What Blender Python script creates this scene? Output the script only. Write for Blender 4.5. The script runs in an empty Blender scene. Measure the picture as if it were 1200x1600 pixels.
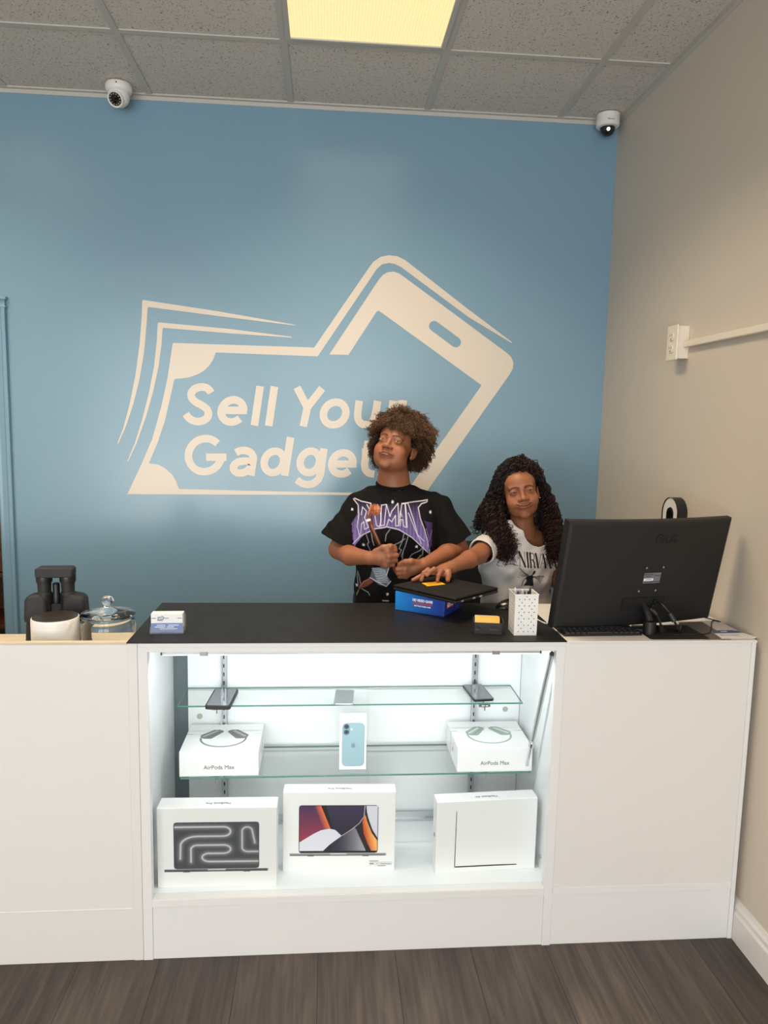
import bpy, bmesh, math, random
import numpy as np
from mathutils import Vector, Matrix, Euler
random.seed(7); rng = np.random.default_rng(11)
PI = math.pi
sc = bpy.context.scene
COL = sc.collection

# ------------------------------------------------------------------ camera
cam_d = bpy.data.cameras.new('camera'); cam = bpy.data.objects.new('camera', cam_d); COL.objects.link(cam)
cam_d.sensor_fit = 'VERTICAL'; cam_d.sensor_height = 36.0; cam_d.lens = 1145.05*36.0/1600.0
cam_d.clip_start = .05; cam_d.clip_end = 60
_r = Vector((0.9967, -0.078432, 0.020939)); _d = Vector((0.011045, -0.124517, -0.992156)); _f = Vector((0.080424, 0.989113, -0.12324))
cam.matrix_world = Matrix(((_r.x, -_d.x, -_f.x, -0.02346), (_r.y, -_d.y, -_f.y, -2.02764), (_r.z, -_d.z, -_f.z, 1.59087), (0, 0, 0, 1)))
sc.camera = cam

# ------------------------------------------------------------------ world, light, exposure
wd = bpy.data.worlds.new('world'); sc.world = wd; wd.use_nodes = True
wd.node_tree.nodes['Background'].inputs[0].default_value = (.62, .74, 1.0, 1)
wd.node_tree.nodes['Background'].inputs[1].default_value = 1.0
sc.view_settings.view_transform = 'Standard'; sc.view_settings.look = 'None'
sc.view_settings.gamma = 1; sc.view_settings.use_curve_mapping = False
sc.view_settings.exposure = -0.14
def area(name, loc, rot, sx, sy, power, color, spread=180):
    l = bpy.data.lights.new(name, 'AREA'); l.shape = 'RECTANGLE'; l.size = sx; l.size_y = sy
    l.energy = power; l.color = color; l.spread = math.radians(spread)
    o = bpy.data.objects.new(name, l); COL.objects.link(o); o.location = loc; o.rotation_euler = rot
    return o
# daylight coming through the shop front behind the camera
area('shop_front_daylight', (-.9, -5.25, 1.7), (math.radians(90), 0, 0), 4.2, 2.2, 160, (.92, .97, 1.0))
# added fill for daylight bounced up outside; brightens ceiling and upper wall
area('upward_daylight_fill', (-.9, -5.9, .35), (math.radians(128), 0, 0), 4.4, 1.4, 215, (1.0, .95, .88))
# the white LED strip under the front rail of the glass case
# downlight of the louvred ceiling panels (they throw most of their light downwards)
for _x, _y in ((.1075, .2275), (-1.6865, .2275), (.1075, -3.3675), (-1.6865, -3.3675)):
    area('ceiling_panel_downlight', (_x, _y, 2.938), (0, 0, 0), .52, 1.14, 23, (1.0, .82, .60), 128)
LED = (.93, .97, 1.0)
area('case_led_light', (.065, .028, .922), (math.radians(28), 0, 0), 1.06, .012, 3.3, LED)

# ------------------------------------------------------------------ dimensions
WY, CZ, XR, XL0 = 1.384, 2.957, 1.279, -3.2
YB = -5.0
CH, CD = .965, .436

# ------------------------------------------------------------------ materials
def srgb(r, g, b):
    f = lambda c: (c/255/12.92) if c/255 <= .04045 else ((c/255+.055)/1.055)**2.4
    return (f(r), f(g), f(b), 1)
def mat(name, col, rough=.5, metal=0, spec=.5, rv=.04, **kw):
    m = bpy.data.materials.new(name); m.use_nodes = True
    b = m.node_tree.nodes['Principled BSDF']
    b.inputs['Base Color'].default_value = col if len(col) == 4 else (*col, 1)
    b.inputs['Roughness'].default_value = rough; b.inputs['Metallic'].default_value = metal
    b.inputs['Specular IOR Level'].default_value = spec
    for k, v in kw.items(): b.inputs[k.replace('_', ' ')].default_value = v
    # gentle procedural variation so that no surface is perfectly flat
    nt = m.node_tree; tc = nt.nodes.new('ShaderNodeTexCoord'); nz = nt.nodes.new('ShaderNodeTexNoise')
    nz.inputs['Scale'].default_value = 14; nz.inputs['Detail'].default_value = 4
    mr = nt.nodes.new('ShaderNodeMapRange'); mr.inputs['To Min'].default_value = max(rough-rv, .01); mr.inputs['To Max'].default_value = min(rough+rv, 1)
    nt.links.new(tc.outputs['Object'], nz.inputs['Vector']); nt.links.new(nz.outputs[0], mr.inputs['Value'])
    nt.links.new(mr.outputs[0], b.inputs['Roughness'])
    return m
def bump(m, scale, strength, dist=.002, detail=4, stretch=(1, 1, 1)):
    nt = m.node_tree; b = nt.nodes['Principled BSDF']
    tc = nt.nodes.new('ShaderNodeTexCoord'); mp = nt.nodes.new('ShaderNodeMapping'); mp.inputs['Scale'].default_value = stretch
    nz = nt.nodes.new('ShaderNodeTexNoise'); nz.inputs['Scale'].default_value = scale; nz.inputs['Detail'].default_value = detail
    bp = nt.nodes.new('ShaderNodeBump'); bp.inputs['Strength'].default_value = strength; bp.inputs['Distance'].default_value = dist
    nt.links.new(tc.outputs['Object'], mp.inputs[0]); nt.links.new(mp.outputs[0], nz.inputs['Vector'])
    nt.links.new(nz.outputs[0], bp.inputs['Height']); nt.links.new(bp.outputs[0], b.inputs['Normal'])
    return m
def mottled(m, c1, c2, scale, stretch=(1, 1, 1), lo=.35, hi=.65, detail=6):
    nt = m.node_tree; b = nt.nodes['Principled BSDF']
    tc = nt.nodes.new('ShaderNodeTexCoord'); mp = nt.nodes.new('ShaderNodeMapping'); mp.inputs['Scale'].default_value = stretch
    nz = nt.nodes.new('ShaderNodeTexNoise'); nz.inputs['Scale'].default_value = scale; nz.inputs['Detail'].default_value = detail
    cr = nt.nodes.new('ShaderNodeValToRGB'); cr.color_ramp.elements[0].position = lo; cr.color_ramp.elements[1].position = hi
    cr.color_ramp.elements[0].color = c1; cr.color_ramp.elements[1].color = c2
    nt.links.new(tc.outputs['Object'], mp.inputs[0]); nt.links.new(mp.outputs[0], nz.inputs['Vector'])
    nt.links.new(nz.outputs[0], cr.inputs[0]); nt.links.new(cr.outputs[0], b.inputs['Base Color'])
    return m
def emis(name, col, s):
    m = mat(name, (.8, .8, .8, 1), .4); b = m.node_tree.nodes['Principled BSDF']
    b.inputs['Emission Color'].default_value = col; b.inputs['Emission Strength'].default_value = s
    return m
def colattr(name, rough=.6, spec=.4, sss=0, bumpy=None):
    m = mat(name, (1, 1, 1, 1), rough, spec=spec); nt = m.node_tree; b = nt.nodes['Principled BSDF']
    a = nt.nodes.new('ShaderNodeAttribute'); a.attribute_name = 'Col'
    nt.links.new(a.outputs['Color'], b.inputs['Base Color'])
    if sss:
        b.inputs['Subsurface Weight'].default_value = sss; b.inputs['Subsurface Radius'].default_value = (1, .35, .2); b.inputs['Subsurface Scale'].default_value = .006
    if bumpy: bump(m, *bumpy)
    return m
def thin_glass(name, tint, gl=1.0):
    m = bpy.data.materials.new(name); m.use_nodes = True; nt = m.node_tree; nt.nodes.clear()
    out = nt.nodes.new('ShaderNodeOutputMaterial'); mx = nt.nodes.new('ShaderNodeMixShader')
    tr = nt.nodes.new('ShaderNodeBsdfTransparent'); tr.inputs[0].default_value = tint
    g = nt.nodes.new('ShaderNodeBsdfGlossy'); g.inputs['Roughness'].default_value = .01; g.inputs[0].default_value = (gl, gl, gl, 1)
    fr = nt.nodes.new('ShaderNodeFresnel'); fr.inputs[0].default_value = 1.35
    ge = nt.nodes.new('ShaderNodeNewGeometry'); iv = nt.nodes.new('ShaderNodeMath'); iv.operation = 'SUBTRACT'; iv.inputs[0].default_value = 1
    nt.links.new(ge.outputs['Backfacing'], iv.inputs[1]); ml = nt.nodes.new('ShaderNodeMath'); ml.operation = 'MULTIPLY'
    nt.links.new(fr.outputs[0], ml.inputs[0]); nt.links.new(iv.outputs[0], ml.inputs[1])
    nt.links.new(ml.outputs[0], mx.inputs[0]); nt.links.new(tr.outputs[0], mx.inputs[1]); nt.links.new(g.outputs[0], mx.inputs[2])
    nt.links.new(mx.outputs[0], out.inputs[0]); return m

M = {}
M['blue'] = bump(mottled(mat('blue_wall_paint', (.2, .3, .4, 1), .23, spec=.5, rv=.006), srgb(120, 153, 174), srgb(122, 155, 176), .8), 55, .05, .002)
M['beige'] = bump(mat('beige_wall_paint', srgb(203, 192, 178), .5), 60, .06, .002)
M['vinyl'] = bump(mat('cream_vinyl', srgb(214, 203, 189), .3, spec=.5), 90, .12, .001)
M['ceil_bar'] = mat('ceiling_grid_enamel', srgb(192, 188, 181), .45)
M['white'] = bump(mat('white_melamine', srgb(230, 229, 228), .38), 35, .04, .001, stretch=(1, 1, 8))
M['cream_panel'] = bump(mat('cream_melamine', srgb(228, 224, 220), .42), 35, .04, .001, stretch=(1, 1, 8))
M['inner'] = mat('white_case_lining', srgb(236, 239, 240), .3)
M['trimwhite'] = mat('white_trim_enamel', srgb(222, 219, 216), .35)
M['maple'] = mottled(mat('pale_maple', (.8, .7, .5, 1), .45), srgb(200, 186, 160), srgb(212, 199, 176), 5, (1, 12, 1))
M['black'] = bump(mottled(mat('black_wood_foil', (.02, .02, .02, 1), .5, spec=.3), srgb(18, 16, 16), srgb(26, 23, 22), 9, (1, 14, 1)), 40, .2, .001, stretch=(1, 10, 1))
M['blackpl'] = mat('black_plastic', srgb(24, 24, 25), .42)
M['blackrub'] = bump(mat('black_rubber', srgb(33, 33, 34), .6), 150, .3, .001)
M['monback'] = bump(mat('monitor_back_plastic', srgb(20, 20, 21), .55), 200, .1, .0005)
M['darkgrey'] = mat('dark_grey_plastic', srgb(45, 45, 47), .4)
M['chrome'] = mat('polished_steel', (.72, .74, .76, 1), .18, 1)
M['steel'] = mat('brushed_aluminium', (.62, .64, .66, 1), .33, 1)
M['whitepl'] = mat('white_plastic', srgb(232, 230, 226), .35)
M['ivory'] = mat('ivory_plastic', srgb(226, 216, 200), .4)
M['paperw'] = mat('white_carton', srgb(238, 238, 237), .33)
M['ink'] = mat('grey_ink', srgb(105, 106, 108), .5)
M['inkdark'] = mat('black_ink', srgb(28, 28, 30), .5)
M['inkwhite'] = mat('white_ink', srgb(236, 238, 242), .5)
M['inkblue'] = mat('blue_ink', srgb(60, 84, 140), .5)
M['inkred'] = mat('red_ink', srgb(196, 74, 74), .5)
M['glass'] = thin_glass('clear_glass', (.985, .995, .99, 1))
M['shelfglass'] = thin_glass('shelf_glass', (.975, .99, .985, 1))
M['paneglass'] = thin_glass('window_glass', (.97, .98, .98, 1))
M['edge'] = mat('green_glass_edge', srgb(96, 150, 140), .15, Transmission_Weight=.3)
M['jarglass'] = mat('jar_glass', (1, 1, 1, 1), .02, Transmission_Weight=1.0, IOR=1.45)
M['led'] = emis('led_tube', (.93, .97, 1, 1), 2.2)
M['diff'] = emis('warm_light_diffuser', (1, .78, .36, 1), 1.25); M['diff'].node_tree.nodes['Principled BSDF'].inputs['Base Color'].default_value = (.25, .22, .15, 1)
M['dark'] = mat('dark_void', srgb(22, 20, 19), .8)
M['pic'] = colattr('printed_picture', .35)

def floor_mat():
    m = mat('dark_wood_planks', (.05, .04, .035, 1), .42); nt = m.node_tree; b = nt.nodes['Principled BSDF']; L = nt.links.new
    tc = nt.nodes.new('ShaderNodeTexCoord'); sp = nt.nodes.new('ShaderNodeSeparateXYZ'); cb = nt.nodes.new('ShaderNodeCombineXYZ')
    L(tc.outputs['Object'], sp.inputs[0]); L(sp.outputs['Y'], cb.inputs['X']); L(sp.outputs['X'], cb.inputs['Y'])
    mp = nt.nodes.new('ShaderNodeMapping'); mp.inputs['Location'].default_value = (.35, -.434+.232*10, 0); L(cb.outputs[0], mp.inputs[0])
    br = nt.nodes.new('ShaderNodeTexBrick'); br.offset = .37; br.inputs['Scale'].default_value = 1
    br.inputs['Brick Width'].default_value = 1.5; br.inputs['Row Height'].default_value = .232; br.inputs['Mortar Size'].default_value = .0016
    br.inputs['Mortar Smooth'].default_value = .2; br.inputs['Bias'].default_value = 0
    br.inputs['Color1'].default_value = srgb(76, 66, 60); br.inputs['Color2'].default_value = srgb(58, 50, 46); br.inputs['Mortar'].default_value = srgb(30, 26, 24)
    L(mp.outputs[0], br.inputs['Vector'])
    m2 = nt.nodes.new('ShaderNodeMapping'); m2.inputs['Scale'].default_value = (55, 2.2, 1); L(tc.outputs['Object'], m2.inputs[0])
    n1 = nt.nodes.new('ShaderNodeTexNoise'); n1.inputs['Scale'].default_value = 1.4; n1.inputs['Detail'].default_value = 8; n1.inputs['Distortion'].default_value = .6; L(m2.outputs[0], n1.inputs['Vector'])
    m3 = nt.nodes.new('ShaderNodeMapping'); m3.inputs['Scale'].default_value = (7, 1.1, 1); L(tc.outputs['Object'], m3.inputs[0])
    n2 = nt.nodes.new('ShaderNodeTexNoise'); n2.inputs['Scale'].default_value = 1.3; n2.inputs['Detail'].default_value = 3; n2.inputs['Distortion'].default_value = 1.5; L(m3.outputs[0], n2.inputs['Vector'])
    r1 = nt.nodes.new('ShaderNodeMapRange'); r1.inputs['From Min'].default_value = .3; r1.inputs['From Max'].default_value = .7; r1.inputs['To Min'].default_value = .62; r1.inputs['To Max'].default_value = 1.35; L(n1.outputs[0], r1.inputs[0])
    r2 = nt.nodes.new('ShaderNodeMapRange'); r2.inputs['From Min'].default_value = .3; r2.inputs['From Max'].default_value = .7; r2.inputs['To Min'].default_value = .62; r2.inputs['To Max'].default_value = 1.42; L(n2.outputs[0], r2.inputs[0])
    mu = nt.nodes.new('ShaderNodeMath'); mu.operation = 'MULTIPLY'; L(r1.outputs[0], mu.inputs[0]); L(r2.outputs[0], mu.inputs[1])
    vm = nt.nodes.new('ShaderNodeVectorMath'); vm.operation = 'SCALE'; L(br.outputs['Color'], vm.inputs[0]); L(mu.outputs[0], vm.inputs['Scale'])
    L(vm.outputs[0], b.inputs['Base Color'])
    bp = nt.nodes.new('ShaderNodeBump'); bp.inputs['Strength'].default_value = .25; bp.inputs['Distance'].default_value = .001; L(n1.outputs[0], bp.inputs['Height']); L(bp.outputs[0], b.inputs['Normal'])
    return m
def ceil_mat():
    m = mat('mineral_fibre_tile', srgb(190, 183, 176), .9, spec=.2); nt = m.node_tree; b = nt.nodes['Principled BSDF']; L = nt.links.new
    tc = nt.nodes.new('ShaderNodeTexCoord')
    n1 = nt.nodes.new('ShaderNodeTexNoise'); n1.inputs['Scale'].default_value = 150; n1.inputs['Detail'].default_value = 3; n1.inputs['Distortion'].default_value = .8; L(tc.outputs['Object'], n1.inputs['Vector'])
    cr = nt.nodes.new('ShaderNodeValToRGB'); e = cr.color_ramp.elements
    e[0].position = .355; e[0].color = srgb(140, 132, 124); e[1].position = .40; e[1].color = srgb(212, 205, 197); L(n1.outputs[0], cr.inputs[0])
    L(cr.outputs[0], b.inputs['Base Color'])
    bp = nt.nodes.new('ShaderNodeBump'); bp.inputs['Strength'].default_value = .5; bp.inputs['Distance'].default_value = .002; L(n1.outputs[0], bp.inputs['Height']); L(bp.outputs[0], b.inputs['Normal'])
    return m
M['floor'] = floor_mat(); M['ceiling'] = ceil_mat()

# ------------------------------------------------------------------ mesh helpers
class MB:
    """collects faces of one mesh object"""
    def __init__(s): s.v = []; s.f = []; s.m = []
    def add(s, vs, fs, mi=0):
        o = len(s.v); s.v += [tuple(v) for v in vs]; s.f += [tuple(i+o for i in f) for f in fs]; s.m += [mi]*len(fs); return s
    def box(s, x0, x1, y0, y1, z0, z1, mi=0):
        vs = [(x, y, z) for z in (z0, z1) for y in (y0, y1) for x in (x0, x1)]
        return s.add(vs, [(0, 2, 3, 1), (4, 5, 7, 6), (0, 1, 5, 4), (2, 6, 7, 3), (0, 4, 6, 2), (1, 3, 7, 5)], mi)
    def obox(s, Mx, dx, dy, dz, mi=0):
        vs = [Mx @ Vector((x*dx/2, y*dy/2, z*dz/2)) for z in (-1, 1) for y in (-1, 1) for x in (-1, 1)]
        return s.add(vs, [(0, 2, 3, 1), (4, 5, 7, 6), (0, 1, 5, 4), (2, 6, 7, 3), (0, 4, 6, 2), (1, 3, 7, 5)], mi)
    def lathe(s, prof, n=32, c=(0, 0, 0), mi=0, Mx=None, caps=True):
        vs = []
        for r, z in prof:
            for k in range(n):
                t = 2*PI*k/n; p = Vector((r*math.cos(t), r*math.sin(t), z)); p = (Mx @ p) if Mx is not None else p+Vector(c); vs.append(p)
        fs = []
        for i in range(len(prof)-1):
            for k in range(n):
                a = i*n+k; b = i*n+(k+1) % n; fs.append((a, b, b+n, a+n))
        if caps: fs.append(tuple(range(n-1, -1, -1))); fs.append(tuple((len(prof)-1)*n+k for k in range(n)))
        return s.add(vs, fs, mi)
    def cyl(s, a, b, r, r2=None, n=20, mi=0):
        a = Vector(a); b = Vector(b); d = b-a; q = d.to_track_quat('Z', 'Y').to_matrix().to_4x4(); Mx = Matrix.Translation(a) @ q
        return s.lathe([(r, 0), (r if r2 is None else r2, d.length)], n, mi=mi, Mx=Mx)
    def ball(s, c, r, n=20, m=12, mi=0, sc3=(1, 1, 1)):
        prof = [(max(r*math.sin(PI*k/m), 1e-5), -r*math.cos(PI*k/m)) for k in range(m+1)]
        Mx = Matrix.Translation(Vector(c)) @ Matrix.Diagonal((*sc3, 1)); return s.lathe(prof, n, mi=mi, Mx=Mx)
    def tube(s, pts, r, n=8, mi=0, closed=False):
        pts = [Vector(p) for p in pts]; N = len(pts); up = Vector((0, 0, 1)); vs = []
        rr = r if isinstance(r, (list, tuple)) else [r]*N
        for i, p in enumerate(pts):
            t = (pts[(i+1) % N]-pts[i-1]) if closed else (pts[min(i+1, N-1)]-pts[max(i-1, 0)])
            if t.length < 1e-9: t = Vector((0, 0, 1))
            t.normalize(); u = t.cross(up)
            if u.length < .05: u = t.cross(Vector((1, 0, 0)))
            u.normalize(); w = t.cross(u)
            for k in range(n): vs.append(p+rr[i]*(u*math.cos(2*PI*k/n)+w*math.sin(2*PI*k/n)))
        fs = []
        for i in range(N if closed else N-1):
            j = (i+1) % N
            for k in range(n): fs.append((i*n+k, i*n+(k+1) % n, j*n+(k+1) % n, j*n+k))
        if not closed: fs.append(tuple(range(n-1, -1, -1))); fs.append(tuple((N-1)*n+k for k in range(n)))
        return s.add(vs, fs, mi)
    def prism(s, pts, f, t0, t1, mi=0):
        """outline pts (a,b) extruded from t0 to t1; f(a,b,t) gives the point"""
        n = len(pts); vs = [f(a, b, t0) for a, b in pts]+[f(a, b, t1) for a, b in pts]
        fs = [tuple(range(n-1, -1, -1)), tuple(range(n, 2*n))]+[(i, (i+1) % n, n+(i+1) % n, n+i) for i in range(n)]
        return s.add(vs, fs, mi)
    def build(s, name, mats, parent=None, bevel=0, smooth=False, seg=2, loc=None):
        me = bpy.data.meshes.new(name); me.from_pydata([tuple(v) for v in s.v], [], s.f)
        mats = mats if isinstance(mats, (list, tuple)) else [mats]
        for m in mats: me.materials.append(m)
        me.polygons.foreach_set('material_index', s.m)
        bm = bmesh.new(); bm.from_mesh(me); bmesh.ops.recalc_face_normals(bm, faces=bm.faces); bm.to_mesh(me); bm.free()
        if smooth:
            me.polygons.foreach_set('use_smooth', [True]*len(me.polygons))
            me.set_sharp_from_angle(angle=math.radians(38))
        o = bpy.data.objects.new(name, me); COL.objects.link(o)
        if parent: o.parent = parent
        if loc: o.location = loc
        if bevel:
            b = o.modifiers.new('bevel', 'BEVEL'); b.width = bevel; b.segments = seg; b.limit_method = 'ANGLE'; b.angle_limit = math.radians(40)
            b.harden_normals = False
        return o
def struct(o): o['kind'] = 'structure'; return o
def tag(o, label, cat, group=None):
    o['label'] = label; o['category'] = cat
    if group: o['group'] = group
    return o
def thing(name, label, cat, loc=(0, 0, 0), rz=0, group=None):
    o = bpy.data.objects.new(name, None); o.empty_display_size = .05; COL.objects.link(o)
    o.location = loc; o.rotation_euler = (0, 0, rz); return tag(o, label, cat, group)
def text(name, body, size, m, parent, Mx, off=0.0, ext=.0003, sx=1.0, sp=1.0, shear=0):
    c = bpy.data.curves.new(name, 'FONT'); c.body = body; c.size = size; c.align_x = 'CENTER'; c.align_y = 'CENTER'
    c.offset = off; c.extrude = ext; c.resolution_u = 4; c.space_character = sp; c.shear = shear
    t = bpy.data.objects.new('tmp', c); COL.objects.link(t); bpy.context.view_layer.update()
    me = bpy.data.meshes.new_from_object(t.evaluated_get(bpy.context.evaluated_depsgraph_get()))
    bpy.data.objects.remove(t); me.transform(Matrix.Diagonal((sx, 1, 1, 1))); me.transform(Mx)
    me.materials.clear(); me.materials.append(m); me.name = name
    o = bpy.data.objects.new(name, me); COL.objects.link(o)
    if parent: o.parent = parent
    return o
# frames: text lies in local XY; FRONT turns it to face -Y (towards the shop), TOPSIDE leaves it facing up
def FRONT(x, y, z): return Matrix.Translation((x, y, z)) @ Matrix.Rotation(PI/2, 4, 'X')
def TOPUP(x, y, z, rz=0): return Matrix.Translation((x, y, z)) @ Matrix.Rotation(rz, 4, 'Z')

# ------------------------------------------------------------------ painting of printed pictures onto dense grids
def in_poly(U, V, pts):
    c = np.zeros(U.shape, bool); n = len(pts)
    for i in range(n):
        x0, y0 = pts[i]; x1, y1 = pts[(i+1) % n]
        if y0 == y1: continue
        k = ((V < y0) != (V < y1)) & (U < (x1-x0)*(V-y0)/(y1-y0)+x0); c ^= k
    return c
def seg_d(U, V, a, b):
    dx, dy = b[0]-a[0], b[1]-a[1]; L2 = dx*dx+dy*dy+1e-12
    t = np.clip(((U-a[0])*dx+(V-a[1])*dy)/L2, 0, 1); return np.hypot(U-a[0]-t*dx, V-a[1]-t*dy)
def blend(C, a, col):
    a = np.clip(a, 0, 1)[:, None]; C[:] = C*(1-a)+np.array(col[:3])*a
def p_poly(C, U, V, pts, col, a=1.0, ok=None):
    k = in_poly(U, V, pts).astype(float)*a
    if ok is not None: k = k*ok
    blend(C, k, col)
def p_line(C, U, V, pts, w, col, soft=.5, a=1.0, ok=None):
    d = np.full(U.shape, 1e9)
    for p, q in zip(pts[:-1], pts[1:]): d = np.minimum(d, seg_d(U, V, p, q))
    k = np.clip((w/2-d)/soft+.5, 0, 1)*a
    if ok is not None: k = k*ok
    blend(C, k, col)
def p_disc(C, U, V, c, r, col, soft=.5, a=1.0): blend(C, np.clip((r-np.hypot(U-c[0], V-c[1]))/soft+.5, 0, 1)*a, col)
def set_col(me, C):
    at = me.color_attributes.new('Col', 'FLOAT_COLOR', 'POINT')
    buf = np.ones((len(C), 4), np.float32); buf[:, :3] = C; at.data.foreach_set('color', buf.ravel())
def picture(name, w, h, nx, ny, fn, parent, f, m=None, keep=None):
    """flat print w x h seen as nx x ny vertices; fn paints C at U in [0,w], V in [0,h] (up); f(u,v) -> point"""
    us = np.linspace(0, w, nx); vs = np.linspace(0, h, ny); U, V = [a.ravel() for a in np.meshgrid(us, vs)]
    C = np.ones((len(U), 3)); fn(C, U, V)
    idx = np.arange(nx*ny).reshape(ny, nx); q = np.stack([idx[:-1, :-1], idx[:-1, 1:], idx[1:, 1:], idx[1:, :-1]], -1).reshape(-1, 4)
    if keep is not None: kk = keep(U, V); q = q[kk[q].all(1)]
    me = bpy.data.meshes.new(name); me.from_pydata([tuple(f(a, b)) for a, b in zip(U, V)], [], q.tolist())
    set_col(me, C); me.materials.append(m or M['pic']); o = bpy.data.objects.new(name, me); COL.objects.link(o); o.parent = parent
    return o

# ================================================================== THE ROOM
DX0, DX1, DZ = -2.35, -1.483, 2.05
b = MB(); b.box(XL0-.1, XR+.1, YB-.1, WY+.0, -.1, 0); struct(b.build('floor', M['floor']))
b = MB(); b.box(XL0-.1, XR+.1, YB-.1, WY+.15, CZ, CZ+.08); struct(b.build('ceiling', M['ceiling']))
b = MB(); b.box(DX1, XR+.1, WY, WY+.12, -.1, CZ); b.box(XL0-.1, DX0, WY, WY+.12, -.1, CZ); b.box(DX0, DX1, WY, WY+.12, DZ, CZ)
struct(b.build('wall_back', M['blue']))
b = MB(); b.box(XR, XR+.1, YB-.1, WY, 0, CZ); struct(b.build('wall_right', M['beige']))
b = MB(); b.box(XL0-.1, XL0, YB-.1, WY, 0, CZ); struct(b.build('wall_left', M['beige']))
# shop front behind the photographer: wall with two big windows
b = MB(); WX = [(-3.0, -1.05), (-.85, 1.1)]
b.box(XL0, XR, YB-.1, YB, 0, .28); b.box(XL0, XR, YB-.1, YB, 2.75, CZ); b.box(XL0, -3.0, YB-.1, YB, .28, 2.75); b.box(-1.05, -.85, YB-.1, YB, .28, 2.75); b.box(1.1, XR, YB-.1, YB, .28, 2.75)
struct(b.build('wall_front', M['beige']))
for i, (x0, x1) in enumerate(WX):
    b = MB(); b.box(x0, x1, YB-.055, YB-.045, .28, 2.75); w = struct(b.build('window_%d' % (i+1), M['paneglass']))
    b = MB()
    for (a0, a1, c0, c1) in ((x0, x1, .28, .33), (x0, x1, 2.7, 2.75), (x0, x0+.05, .33, 2.7), (x1-.05, x1, .33, 2.7), ((x0+x1)/2-.02, (x0+x1)/2+.02, .33, 2.7)): b.box(a0, a1, YB-.08, YB-.02, c0, c1)
    b.build('window_frame', M['steel'], w)
# store room seen through the door opening
b = MB(); b.box(-3.0, -1.1, 3.3, 3.4, 0, 2.7); b.box(-3.1, -3.0, WY+.12, 3.4, 0, 2.7); b.box(-1.1, -1.0, WY+.12, 3.4, 0, 2.7); b.box(-3.1, -1.0, WY+.12, 3.4, 2.6, 2.7)
struct(b.build('wall_storeroom', mat('storeroom_paint', srgb(110, 104, 98), .8)))
b = MB(); b.box(-3.1, -1.0, WY, 3.4, -.1, 0); struct(b.build('floor_storeroom', M['floor']))
# painted casing round the opening
b = MB()
prof = [(0, 0), (0, .010), (.008, .016), (.018, .012), (.040, .014), (.046, .022), (.061, .022), (.061, 0)]
def casing(xa, sgn):
    b.prism([(p, q) for p, q in prof], lambda p, q, t: (xa+sgn*p, WY-q, t), 0, DZ)
casing(DX1, 1); casing(DX0, -1)
b.box(DX0-.061, DX1+.061, WY-.016, WY, DZ, DZ+.035); b.box(DX0-.070, DX1+.070, WY-.028, WY, DZ+.03, DZ+.042); b.box(DX0-.066, DX1+.066, WY-.022, WY, DZ-.004, DZ+.004)
b.box(DX1-.004, DX1, WY, WY+.12, 0, DZ); b.box(DX0, DX0+.004, WY, WY+.12, 0, DZ)
struct(b.build('door_1', M['blue'], bevel=.0015))
# ceiling grid
b = MB(); T = .598
for k in range(-5, 4):
    X = -.7897+k*T
    if XL0 < X < XR: b.box(X-.013, X+.013, YB, WY, CZ-.005, CZ+.001)
for k in range(-3, 2):
    Y = .853+k*1.2-1.2*1 if k < 1 else .853
    b.box(XL0, XR, Y-.013, Y+.013, CZ-.0045, CZ+.001)
b.box(XL0, XR, WY-.02, WY, CZ-.006, CZ+.001); b.box(XR-.02, XR, YB, WY, CZ-.006, CZ+.001); b.box(XL0, XL0+.02, YB, WY, CZ-.006, CZ+.001)
b.box(XL0, XR, WY-.003, WY, CZ-.022, CZ-.005); b.box(XR-.003, XR, YB, WY, CZ-.022, CZ-.005)
struct(b.build('trim_1', M['ceil_bar']))
# baseboards
bp_ = [(0, 0), (.014, 0), (.014, .085), (.010, .095), (.010, .108), (.006, .118), (.004, .130), (0, .130)]
b = MB(); b.prism(bp_, lambda p, q, t: (XR-p, t, q), YB, WY); struct(b.build('baseboard_right', M['trimwhite']))
b = MB(); b.prism(bp_, lambda p, q, t: (t, WY-p, q), DX1+.062, XR-.015); struct(b.build('baseboard_back', M['blue']))
b = MB(); b.prism(bp_, lambda p, q, t: (XL0+p, t, q), YB, WY); struct(b.build('baseboard_left', M['trimwhite']))

# ceiling light panels (2 x 4 ft recessed troffers)
def troffer(x0, y0, label, lit=True):
    w, l = .545, 1.165
    t = thing('ceiling_light', label, 'ceiling light', (x0, y0, CZ), 0, 'recessed ceiling light panels')
    b = MB(); e = .018
    for a in ((-e, w+e, -e, 0), (-e, w+e, l, l+e), (-e, 0, 0, l), (w, w+e, 0, l)): b.box(a[0], a[1], a[2], a[3], -.012, 0)
    b.build('frame', M['ceil_bar'], t, bevel=.002)
    b = MB(); b.box(0, w, 0, l, -.007, -.003); b.build('diffuser', M['diff'], t)
M['diff'].node_tree.nodes['Principled BSDF'].inputs['Roughness'].default_value = .3
_nt = M['diff'].node_tree; _b = _nt.nodes['Principled BSDF']
_tc = _nt.nodes.new('ShaderNodeTexCoord'); _ck = _nt.nodes.new('ShaderNodeTexVoronoi'); _ck.inputs['Scale'].default_value = 95; _ck.inputs['Randomness'].default_value = .15
_mr = _nt.nodes.new('ShaderNodeMapRange'); _mr.inputs['From Max'].default_value = .7; _mr.inputs['To Min'].default_value = 1.45; _mr.inputs['To Max'].default_value = .95
_nt.links.new(_tc.outputs['Object'], _ck.inputs['Vector']); _nt.links.new(_ck.outputs['Distance'], _mr.inputs[0]); _nt.links.new(_mr.outputs[0], _b.inputs['Emission Strength'])
troffer(-.165, -.355, 'warm lit prismatic ceiling light panel above the shop counter')
troffer(-.165-3*T, -.355, 'warm lit ceiling light panel further left along the ceiling')
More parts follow.
